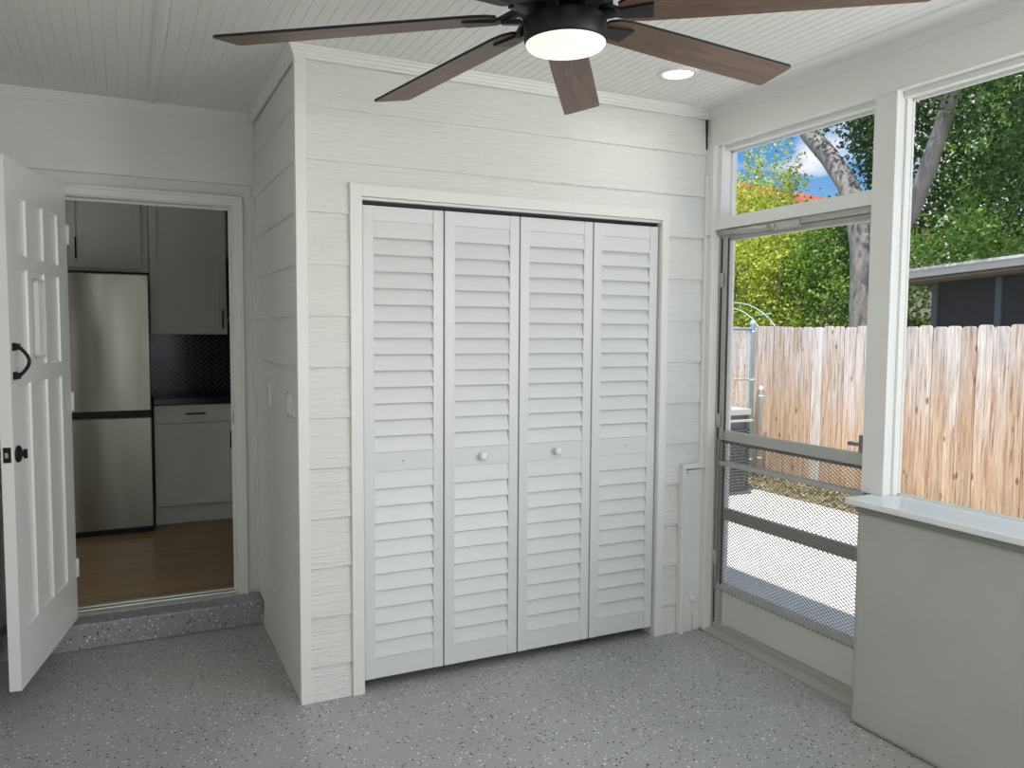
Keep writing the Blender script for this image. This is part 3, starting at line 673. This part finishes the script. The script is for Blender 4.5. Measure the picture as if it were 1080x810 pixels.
# herringbone backsplash
q = MB(); q.box(-.45, .9, 3.590, 3.598, 1.035, 1.62); 
tl, tw_ = .086, .028
c45 = math.cos(PI/4)
for i in range(-60, 80):
    for j in range(-24, 26):
        bx = i*tw_ + j*2*tl*0; 
        for kind in (0, 1):
            u0 = (i + 0)*tw_ + j*tl + (0 if kind == 0 else tw_*0); v0 = i*tw_ - j*tl
            if kind == 0: uu = (u0, u0+tl); vv = (v0, v0+tw_)
            else: uu = (u0+tl-tw_+tw_, u0+tl+tw_); vv = (v0+tw_-tl+ 0, v0+tw_)
            cu, cv = (uu[0]+uu[1])/2, (vv[0]+vv[1])/2
            X_ = (cu-cv)*c45 - .2; Z_ = (cu+cv)*c45 + .2
            if not (-.435 < X_ < .16 and .99 < Z_ < 1.58): continue
            du, dv2 = (uu[1]-uu[0])/2-.0012, (vv[1]-vv[0])/2-.0012
            v = []
            for yy in (3.5895, 3.587):
                for a_, c_ in ((-1,-1), (1,-1), (1,1), (-1,1)):
                    U, V = cu+a_*du, cv+c_*dv2; v.append(q.bm.verts.new(((U-V)*c45-.2, yy, (U+V)*c45+.2)))
            f = q.bm.faces.new(v[4:]); f.material_index = 1
            for a_ in range(4):
                f = q.bm.faces.new((v[a_], v[(a_+1) % 4], v[4+(a_+1) % 4], v[4+a_])); f.material_index = 1
tag(q.build('backsplash', [mat('grey_grout', (.42, .42, .40), .7), mat('black_tile', (.015, .016, .018), .18)]), 'black herringbone tile backsplash above the kitchen countertop', 'backsplash')

# ================================================================== OUTSIDE
ZG = -.10
m_conc = mat('pale_concrete', (.70, .69, .67), .85, bump=((30, 30, 30), .3, .004, 6), var=(.07, (1.5, 1.5, 1.5)))
b = MB(); b.box(2.12, 5.25, -14, 14, ZG-.3, ZG)
struct(b.build('floor_patio', m_conc), 'sunlit pale concrete slab outside the screen door', 'ground')
m_soil = mat('leaf_litter_soil', (.26, .22, .14), .95, bump=((40, 40, 40), .6, .02, 6), var=(.5, (18, 18, 18)))
b = MB(); b.box(5.25, 40, -25, 40, ZG-.3, ZG-.01)
struct(b.build('floor_ground', m_soil), 'bare soil strip along the wooden fence', 'ground')
rng = np.random.default_rng(7)
def leaf_mat(name, cols, trans=.5):
    M = bpy.data.materials.new(name); M.use_nodes = True; t = M.node_tree; p = t.nodes['Principled BSDF']; out = t.nodes['Material Output']
    at = N(t, 'ShaderNodeAttribute', attribute_name='tint'); r = ramp(t, [(i/(len(cols)-1), c) for i, c in enumerate(cols)]); t.links.new(at.outputs['Fac'], r.inputs[0])
    t.links.new(r.outputs[0], p.inputs['Base Color']); p.inputs['Roughness'].default_value = .5
    tr = N(t, 'ShaderNodeBsdfTranslucent'); t.links.new(r.outputs[0], tr.inputs[0]); mxs = N(t, 'ShaderNodeMixShader', inp={0: trans})
    t.links.new(p.outputs[0], mxs.inputs[1]); t.links.new(tr.outputs[0], mxs.inputs[2]); t.links.new(mxs.outputs[0], out.inputs[0]); return M
def leaves(name, centres, size, mt, parent=None, flat=0.0):
    n = len(centres); c = np.asarray(centres, float)
    d = rng.normal(size=(n, 3)); d /= np.linalg.norm(d, axis=1)[:, None]
    a = rng.normal(size=(n, 3)); a[:, 2] += flat*3; s = np.cross(d, a); s /= np.linalg.norm(s, axis=1)[:, None]
    L = size*rng.uniform(.6, 1.3, n)[:, None]; Wd = L*.32
    V = np.stack([c - d*L*.5, c + s*Wd - d*L*.05, c + d*L*.5, c - s*Wd - d*L*.05], 1).reshape(-1, 3)
    me = bpy.data.meshes.new(name); me.vertices.add(4*n); me.vertices.foreach_set('co', V.ravel())
    me.loops.add(4*n); me.loops.foreach_set('vertex_index', np.arange(4*n, dtype=np.int32))
    me.polygons.add(n); me.polygons.foreach_set('loop_start', np.arange(0, 4*n, 4, dtype=np.int32)); me.polygons.foreach_set('loop_total', np.full(n, 4, dtype=np.int32))
    me.update(calc_edges=True); at = me.attributes.new('tint', 'FLOAT', 'FACE'); at.data.foreach_set('value', rng.uniform(0, 1, n).astype(np.float32))
    me.materials.append(mt); o = bpy.data.objects.new(name, me); C.objects.link(o)
    if parent: o.parent = parent; o.location = -Vector(parent.location)
    return o
def blob(cx, cy, cz_, rx, ry, rz, nc, per, spread):
    """clustered foliage near the surface and inside of an ellipsoid"""
    d = rng.normal(size=(nc, 3)); d /= np.linalg.norm(d, axis=1)[:, None]; r = rng.uniform(.35, 1, nc)**.6
    cc = np.array([cx, cy, cz_]) + d*r[:, None]*np.array([rx, ry, rz])
    return (np.repeat(cc, per, 0) + rng.normal(size=(nc*per, 3))*spread)
m_leaf_y = leaf_mat('yellow_green_leaves', [(.20, .28, .03), (.46, .56, .05), (.72, .80, .10), (.90, .92, .35)])
m_leaf_d = leaf_mat('dark_green_leaves', [(.03, .07, .018), (.055, .125, .03), (.10, .21, .05), (.22, .36, .09)])
m_leaf_m = leaf_mat('mid_green_leaves', [(.09, .20, .03), (.20, .38, .06), (.36, .55, .10), (.55, .70, .20)])
m_litter = leaf_mat('fallen_leaves', [(.18, .20, .07), (.34, .26, .13), (.42, .36, .22), (.20, .26, .08)], .1)
n = 5000; cc = np.stack([5.22+.70*rng.uniform(0, 1, n)**.8, rng.uniform(-3, 8, n), ZG+rng.uniform(0, .035, n)], 1)
tag(leaves('leaf_litter', cc, .05, m_litter, flat=1), 'fallen leaves and weeds along the foot of the wooden fence', 'leaf litter', kind='stuff')

# ---- wooden fence
def fence_mat(name, white=False):
    M = bpy.data.materials.new(name); M.use_nodes = True; t = M.node_tree; p = t.nodes['Principled BSDF']
    oi = N(t, 'ShaderNodeObjectInfo'); co = N(t, 'ShaderNodeTexCoord')
    ml = N(t, 'ShaderNodeMath', operation='MULTIPLY', inp={1: 37}); t.links.new(oi.outputs['Random'], ml.inputs[0])
    cb = N(t, 'ShaderNodeCombineXYZ'); [t.links.new(ml.outputs[0], cb.inputs[i]) for i in range(3)]
    mp_ = N(t, 'ShaderNodeMapping', inp={3: (48, 48, 2.2)}); t.links.new(co.outputs['Object'], mp_.inputs[0]); t.links.new(cb.outputs[0], mp_.inputs[1])
    n1 = N(t, 'ShaderNodeTexNoise', inp={'Scale': 1, 'Detail': 8, 'Roughness': .75, 'Distortion': .6}); t.links.new(mp_.outputs[0], n1.inputs['Vector'])
    g1 = ramp(t, [(.37, (.26, .20, .17)), (.46, (.55, .48, .44)), (.60, (.80, .75, .72))]); t.links.new(n1.outputs[0], g1.inputs[0])    # greyed top
    o1 = ramp(t, [(.36, (.30, .17, .10)), (.46, (.58, .38, .24)), (.62, (.78, .62, .48))]); t.links.new(n1.outputs[0], o1.inputs[0])   # warmer low part
    sp_ = N(t, 'ShaderNodeSeparateXYZ'); t.links.new(co.outputs['Object'], sp_.inputs[0])
    n2 = N(t, 'ShaderNodeTexNoise', inp={'Scale': 2.2, 'Detail': 3}); mp3 = N(t, 'ShaderNodeMapping', inp={3: (3, 3, 1)}); t.links.new(co.outputs['Object'], mp3.inputs[0]); t.links.new(cb.outputs[0], mp3.inputs[1]); t.links.new(mp3.outputs[0], n2.inputs['Vector'])
    # weather line: z 0 at the foot of the picket, about 1.7 at the top, shifted per picket
    a1 = N(t, 'ShaderNodeMath', operation='MULTIPLY_ADD', inp={1: 1.5, 2: -.75}); t.links.new(n2.outputs[0], a1.inputs[0])
    a2 = N(t, 'ShaderNodeMath', operation='MULTIPLY_ADD', inp={1: .7, 2: -.35}); t.links.new(oi.outputs['Random'], a2.inputs[0])
    a3 = N(t, 'ShaderNodeMath', operation='ADD'); t.links.new(a1.outputs[0], a3.inputs[0]); t.links.new(a2.outputs[0], a3.inputs[1])
    a4 = N(t, 'ShaderNodeMath', operation='ADD'); t.links.new(a3.outputs[0], a4.inputs[0]); t.links.new(sp_.outputs[2], a4.inputs[1])
    mr_ = N(t, 'ShaderNodeMapRange', inp={1: .55, 2: 1.55}); t.links.new(a4.outputs[0], mr_.inputs[0])
    mx_ = N(t, 'ShaderNodeMixRGB'); t.links.new(mr_.outputs[0], mx_.inputs[0]); t.links.new(o1.outputs[0], mx_.inputs[1]); t.links.new(g1.outputs[0], mx_.inputs[2])
    cur = mx_.outputs[0]
    # knots
    mk = N(t, 'ShaderNodeMapping', inp={3: (8, 8, 3.6)}); t.links.new(co.outputs['Object'], mk.inputs[0]); t.links.new(cb.outputs[0], mk.inputs[1])
    vk = N(t, 'ShaderNodeTexVoronoi', inp={'Scale': 1}); t.links.new(mk.outputs[0], vk.inputs['Vector'])
    kr = ramp(t, [(.0, (1, 1, 1)), (.09, (.8, .8, .8)), (.15, (0, 0, 0))]); t.links.new(vk.outputs['Distance'], kr.inputs[0])
    mk2 = N(t, 'ShaderNodeMixRGB', inp={2: (.22, .11, .06, 1)}); t.links.new(kr.outputs[0], mk2.inputs[0]); t.links.new(cur, mk2.inputs[1]); cur = mk2.outputs[0]
    hs = N(t, 'ShaderNodeHueSaturation', inp={'Saturation': .35 if white else 1.0}); t.links.new(cur, hs.inputs['Color'])
    vv = N(t, 'ShaderNodeMapRange', inp={3: 1.15 if white else .86, 4: 1.35 if white else 1.14}); t.links.new(oi.outputs['Random'], vv.inputs[0]); t.links.new(vv.outputs[0], hs.inputs['Value'])
    t.links.new(hs.outputs[0], p.inputs['Base Color']); p.inputs['Roughness'].default_value = .85
    bb = N(t, 'ShaderNodeBump', inp={'Strength': .4, 'Distance': .003}); t.links.new(n1.outputs[0], bb.inputs['Height']); t.links.new(bb.outputs[0], p.inputs['Normal'])
    return M
m_fence = fence_mat('weathered_pine'); m_fence_w = fence_mat('bleached_pine', True)
root = tag(empty('wooden_fence', (6.0, 2.5, ZG)), 'tall weathered dog-eared wooden picket fence across the yard', 'fence')
random.seed(4); yy = 9.2; k = 0; PW = .139
while yy > -2.9 and k < 92:
    hgt = 1.69 + random.uniform(-.008, .008) + max(0, (2.0-yy))*.008; th = .018; wd = PW - random.uniform(.001, .006); xo = random.choice((0, 0, .004, -.003))
    q = MB(); q.prism([(-wd/2, 0), (wd/2, 0), (wd/2, hgt-.028), (wd/2-.012, hgt-.007), (wd/2-.03, hgt), (-wd/2+.03, hgt), (-wd/2+.012, hgt-.007), (-wd/2, hgt-.028)], 0, -th/2, th/2)
    o = q.build('picket', m_fence_w if abs(yy-3.05) < .07 else m_fence, root, .002); o.location = (xo, yy-2.5, 0); o.rotation_euler = (random.uniform(-.003, .003), 0, 0)
    yy -= PW + random.uniform(0, .004); k += 1
for zz in (.25, .85, 1.4):
    q = MB(); q.box(.01, .05, -5.3, 6.7, zz, zz+.09); q.build('rail', m_fence, root)

# ---- chain-link gate panel with blue-grey posts
m_galv = mat('pale_blue_galvanised', (.50, .64, .68), .5, .2)
m_wire = mat('galvanised_wire', (.74, .77, .77), .5, .1)
root = tag(empty('chain_link_fence', (5.72, 3.62, ZG)), 'chain-link fence panel with pale blue-grey post beside the wooden fence', 'fence')
gx, gy = 5.72, 3.67
q = MB(); q.lathe([(.030, 0), (.030, 1.70), (.036, 1.71), (.036, 1.735), (.026, 1.755), (.01, 1.76)], (gx, gy, ZG), n=20); RB(q, 'post', m_galv, root)
for zz in (.18, .62, 1.08, 1.62):
    q = MB(); q.lathe([(.035, 0), (.035, .02)], (gx, gy, ZG+zz), n=20); q.box(gx-.055, gx-.03, gy-.006, gy+.006, ZG+zz, ZG+zz+.02); RB(q, 'clamp', m_galv, root)
q = MB(); q.tube([(gx-.02, gy, ZG+1.66), (3.2, gy+.02, ZG+1.66)], .019, 10); RB(q, 'top_rail', m_galv, root)
q = MB(); q.tube([(gx-.02, gy, ZG+.75+.35), (3.2, gy+.02, ZG+1.10)], .010, 8); RB(q, 'middle_rail', m_wire, root)
q = MB(); pitch_ = .056; x_ = 3.2
while x_ < gx-.05:
    pts = []; kk = 0; z_ = ZG+.06
    while z_ < ZG+1.64:
        pts.append((x_ + (pitch_ if kk % 2 else 0), gy + (.004 if kk % 2 else -.004), z_)); z_ += pitch_; kk += 1
    q.tube(pts, .0038, 4); x_ += pitch_
RB(q, 'wire_fabric', m_wire, root)
root = tag(empty('gate_post', (5.80, 3.60, ZG)), 'short white pipe post standing right of the blue-grey chain-link post', 'post')
q = MB(); q.lathe([(.022, 0), (.022, .97), (.027, .98), (.027, 1.0), (.015, 1.02), (.002, 1.025)], (5.80, 3.60, ZG), n=16); RB(q, 'pipe', mat('chalky_white_pipe', (.72, .73, .72), .6), root)
for zz in (.2, .9):
    q = MB(); q.lathe([(.026, 0), (.026, .02)], (5.80, 3.60, ZG+zz), n=16); RB(q, 'clamp', m_wire, root)

# ---- air conditioner unit
root = tag(empty('air_conditioner', (4.72, 3.25, ZG)), 'grey boxy outdoor air conditioner unit in front of the chain-link fence', 'air conditioner')
ax0, ax1, ay0, ay1, at_ = 4.30, 5.02, 2.92, 3.56, .84
m_ac = mat('grey_ac_casing', (.16, .17, .18), .55, .2); m_actop = mat('light_grey_ac_top', (.55, .57, .58), .45, .2)
q = MB(); q.box(ax0+.02, ax1-.02, ay0+.02, ay1-.02, ZG+.02, ZG+at_-.03); q.box(ax0-.02, ax1+.02, ay0-.02, ay1+.02, ZG, ZG+.03); RB(q, 'body', m_ac, root)
q = MB()
for k in range(20):
    zz = ZG+.05+k*.031
    if zz < ZG+at_-.06:
        q.box(ax0, ax1, ay0, ay0+.02, zz, zz+.014); q.box(ax0, ax0+.02, ay0, ay1, zz, zz+.014); q.box(ax1-.02, ax1, ay0, ay1, zz, zz+.014)
for xx, yy_ in ((ax0, ay0), (ax1-.04, ay0), (ax0, ay1-.04), (ax1-.04, ay1-.04)): q.box(xx, xx+.04, yy_, yy_+.04, ZG+.02, ZG+at_-.02)
RB(q, 'louvered_casing', m_ac, root)
q = MB(); q.box(ax0-.01, ax1+.01, ay0-.01, ay1+.01, ZG+at_-.04, ZG+at_+.02); q.box(ax0-.02, ax1+.02, ay0-.02, ay1+.02, ZG+at_-.11, ZG+at_-.085); RB(q, 'top_cover', m_actop, root, .006)
q = MB()
for r_ in (.08, .13, .18, .23, .28):
    pts = [((ax0+ax1)/2+r_*math.cos(2*PI*i/28), (ay0+ay1)/2+r_*math.sin(2*PI*i/28), ZG+at_+.035) for i in range(29)]; q.tube(pts, .004, 5)
for i in range(8):
    a_ = PI*i/4; q.tube([((ax0+ax1)/2, (ay0+ay1)/2, ZG+at_+.045), ((ax0+ax1)/2+.29*math.cos(a_), (ay0+ay1)/2+.29*math.sin(a_), ZG+at_+.02)], .004, 5)
RB(q, 'fan_grille', m_wire, root)

# ---- hoop trellis behind the fence
root = tag(empty('wire_hoops', (6.6, 5.0, ZG)), 'pale aqua garden hoops arching above the wooden fence', 'garden hoops')
m_aqua = mat('aqua_coated_wire', (.42, .72, .66), .4)
for dy, hgt in ((0, 1.93), (-.18, 1.86)):
    q = MB(); pts = [(6.7+dy*.6, 5.08 + (1.02+dy)*math.cos(PI*i/24), ZG + 1.0 + (hgt-.92)*math.sin(PI*i/24)) for i in range(25)]
    pts = [(pts[0][0], pts[0][1], ZG)] + pts + [(pts[-1][0], pts[-1][1], ZG)]
    q.tube(pts, .008, 6); RB(q, 'hoop', m_aqua, root)
q = MB(); q.tube([(6.7, 4.40, 1.76), (6.6, 4.58, 1.74)], .007, 6); RB(q, 'cross_wire', m_aqua, root)

# ---- neighbour's screened porch
root = tag(empty('screened_porch', (9.6, 2.0, ZG)), 'neighbouring porch with flat white-edged roof and dark screened sides', 'building')
m_nwhite = mat('white_fascia', (.82, .82, .79), .5)
q = MB(); q.prism([(-3.2, 2.73), (4.62, 2.33), (4.62, 2.24), (-3.2, 2.64)], 0, 8.9, 13); q.prism([(-3.2, 2.76), (4.65, 2.36), (4.65, 2.325), (-3.2, 2.725)], 0, 8.86, 13); RB(q, 'roof', m_nwhite, root)
q = MB(); q.prism([(-3.2, 2.63), (4.60, 2.23), (4.60, 2.20), (-3.2, 2.60)], 0, 8.98, 12.9); RB(q, 'soffit', mat('soffit_grey', (.25, .24, .23), .7), root)
m_nscr = bpy.data.materials.new('dark_porch_screen'); m_nscr.use_nodes = True; p = m_nscr.node_tree.nodes['Principled BSDF']
p.inputs['Base Color'].default_value = (.06, .058, .068, 1); p.inputs['Roughness'].default_value = .8; p.inputs['Alpha'].default_value = .82
for ya_, yb_ in ((3.30, 4.12), (1.6, 3.22), (-.2, 1.52), (-2.5, -.28)):
    q = MB(); v = [q.bm.verts.new(c) for c in ((9.42, ya_, ZG), (9.42, yb_, ZG), (9.42, yb_, 2.24), (9.42, ya_, 2.24))]; q.bm.faces.new(v); RB(q, 'porch_screen', m_nscr, root)
m_npost = mat('slate_blue_post', (.12, .15, .18), .5)
for y_ in (4.15, 3.26, 1.56, -.24):
    q = MB(); q.box(9.38, 9.46, y_-.04, y_+.04, ZG, 2.24); RB(q, 'post', m_npost, root)
q = MB(); q.box(9.40, 12.8, 4.10, 4.15, ZG, 2.2); q.box(12.7, 12.8, -3, 4.15, ZG, 2.3); RB(q, 'inner_wall', mat('porch_inner', (.10, .10, .11), .8), root)
q = MB(); m_curt = mat('pale_curtain', (.42, .40, .38), .8)
for y0_, y1_ in ((3.45, 3.80), (2.4, 3.05)):
    nseg = 30; A = []
    for i in range(nseg+1):
        f_ = i/nseg; A.append((10.0+.03*math.sin(f_*28), y0_+(y1_-y0_)*f_))
    for (a_, b_) in zip(A, A[1:]):
        v = [q.bm.verts.new(c) for c in ((a_[0], a_[1], 0), (b_[0], b_[1], 0), (b_[0], b_[1], 2.2), (a_[0], a_[1], 2.2))]; q.bm.faces.new(v)
RB(q, 'curtain', m_curt, root)

# ---- red roofed house
root = tag(empty('red_roof_house', (27, 22, ZG)), 'house with red tiled roof showing above the yellow-green hedge', 'house')
m_red = mat('red_roof_tile', (.42, .085, .055), .75, bump=((3, 20, 3), .6, .05, 3), var=(.3, (1.2, 3, 1.2)))
q = MB()
v = [q.bm.verts.new(c) for c in ((22, 16.5, 5.6), (22, 38, 5.6), (25, 35, 8.9), (25, 27, 8.75), (28, 16.5, 5.6), (28, 38, 5.6))]
for f in ((0,3,2,1), (4,5,2,3), (0,4,3), (1,2,5), (0,1,5,4)): q.bm.faces.new([v[i] for i in f])
RB(q, 'roof', m_red, root)
q = MB(); q.box(21.95, 22.1, 16.4, 38.1, 5.35, 5.62); q.box(22.1, 28, 16.4, 16.5, 5.35, 5.62); RB(q, 'gutter', m_nwhite, root)
q = MB(); q.box(22.7, 27.5, 17.2, 37.4, ZG, 5.5); RB(q, 'wall', mat('cream_stucco', (.62, .56, .45), .8), root)
# low brown-roofed shed
root = tag(empty('garden_shed', (14, 8, ZG)), 'low shed with a brown roof edge just above the fence top', 'shed')
q = MB(); q.prism([(7.2, 1.60), (10.2, 1.60), (10.2, 1.66), (7.2, 1.80)], 0, 12, 15); RB(q, 'roof', mat('brown_shingle', (.16, .09, .07), .8), root)
q = MB(); q.box(12.2, 14.8, 7.4, 10.0, ZG, 1.62); RB(q, 'wall', mat('shed_wall', (.35, .30, .25), .8), root)

# ---- trees
m_bark = mat('grey_bark', (.30, .28, .27), .9, bump=((9, 9, 3), 1.0, .06, 7), var=(.38, (6, 6, 2.2)))
root = tag(empty('shade_tree', (9.2, 5.2, ZG)), 'big dark-leaved shade tree with forked grey trunk behind the fence', 'tree')
q = MB()
q.tube([(9.2, 5.16, ZG), (9.2, 5.19, .9), (9.2, 5.18, 1.7), (9.2, 5.19, 2.3), (9.2, 5.21, 2.8), (9.2, 5.32, 3.25), (9.2, 5.52, 3.74), (9.25, 5.94, 4.24), (9.3, 6.38, 4.66), (9.3, 6.70, 5.1), (9.3, 6.9, 5.8)], [.27, .20, .18, .175, .18, .165, .15, .145, .135, .125, .10], 16)
q.tube([(9.2, 5.19, 1.9), (9.18, 5.14, 2.25), (9.17, 4.98, 2.55), (9.2, 4.66, 2.86), (9.2, 4.42, 3.25), (9.2, 4.24, 3.62), (9.2, 4.03, 4.2), (9.2, 3.88, 4.7), (9.2, 3.6, 5.6)], [.08, .13, .14, .14, .13, .115, .105, .09, .06], 14)

RB(q, 'trunk', m_bark, root)
cc = [blob(10.2, 3.3, 6.4, 2.6, 4.2, 2.0, 520, 56, .19), blob(10.8, 4.0, 4.6, 1.0, 1.6, .9, 80, 52, .15), blob(10.4, 2.1, 4.3, 1.2, 1.9, 1.3, 130, 56, .15),
      blob(9.9, 5.45, 5.2, 1.0, .9, 1.0, 170, 30, .16), blob(10.2, 5.75, 4.45, .5, .32, .75, 90, 30, .12), blob(10.2, 4.9, 3.8, .5, .35, .9, 60, 26, .12), blob(8.7, 2.6, 5.6, 1.3, 2.2, .8, 190, 26, .18),
      blob(11.0, 3.6, 3.7, .8, 1.2, .7, 110, 26, .15), blob(10.8, 1.2, 3.5, .9, 1.4, .8, 140, 26, .16)]
leaves('foliage', np.concatenate(cc), .075, m_leaf_d, root)
root = tag(empty('leafy_tree', (13.5, 4.0, ZG)), 'mid-green tree filling the gap below the shade tree crown', 'tree', 'trees beyond the fence')
q = MB(); q.tube([(13.5, 4, ZG), (13.5, 4.1, 1.5), (13.6, 3.9, 4)], [.15, .12, .06], 8); RB(q, 'trunk', m_bark, root)
cc = [blob(13.4, 3.8, 3.3, 1.4, 4.4, 2.4, 330, 70, .18), blob(13.6, 4.4, 5.6, 1.5, 3.2, 1.6, 130, 52, .20), blob(13.2, 7.0, 2.1, .9, 1.4, 1.1, 110, 26, .2)]
leaves('foliage', np.concatenate(cc), .095, m_leaf_m, root)
root = tag(empty('leafy_tree', (17.5, 5.0, ZG)), 'dark distant tree closing the view above the screened porch', 'tree', 'trees beyond the fence')
q = MB(); q.tube([(17.5, 5, ZG), (17.5, 5, 3)], [.25, .15], 8); RB(q, 'trunk', m_bark, root)
leaves('foliage', np.concatenate([blob(17.5, 4.5, 4.4, 1.8, 6.0, 4.2, 500, 48, .3)]), .20, m_leaf_d, root)
# bamboo-like yellow-green hedge, separate shrubs
def shrub(x, y, h, ry, label, mt=m_leaf_y, nn_=170, wisps=0):
    root = tag(empty('hedge_shrub', (x, y, ZG)), label, 'shrub', 'yellow-green hedge shrubs')
    q = MB()
    for a_ in range(5): q.tube([(x+.1*a_-.2, y+.06*a_-.1, ZG), (x+.16*a_-.3, y+.12*a_-.2, h*.5), (x+.25*a_-.5, y+.2*a_-.4, h*.85)], [.03, .02, .008], 5)
    RB(q, 'stem', m_bark, root)
    cc = [blob(x, y, h*.50, .8, ry*1.15, h*.56, int(nn_*1.6), 48, .13), blob(x-.3, y, h*.78, .5, ry, h*.18, int(nn_*.4), 48, .12)]
    for i in range(wisps):
        bx, by = x + rng.uniform(-.4, .4), y + rng.uniform(-ry, ry)*.9; top = h + rng.uniform(.2, 1.5); lean = rng.uniform(-.25, .25)
        tt = rng.uniform(0, 1, 130)**.8; cc.append(np.stack([bx + rng.normal(0, .05, 130), by + lean*tt + rng.normal(0, .05, 130), h*.8 + (top-h*.8)*tt], 1))
    leaves('foliage', np.concatenate(cc), .062, mt, root)
shrub(9.4, 8.55, 4.05, .55, 'leftmost tall yellow-green shrub of the hedge behind the fence', wisps=5)
shrub(9.7, 7.75, 4.1, .60, 'yellow-green shrub with wispy top, second from left in the hedge', nn_=210, wisps=14)
shrub(9.4, 6.95, 3.45, .60, 'yellow-green shrub in the middle of the hedge behind the fence', nn_=210, wisps=8)
shrub(9.8, 6.2, 3.45, .55, 'greener shrub right of the hedge middle, left of the tree trunk', m_leaf_m, 180, wisps=1)
shrub(9.9, 5.55, 3.1, .35, 'low green shrub directly beside the forked tree trunk', m_leaf_m, 90)
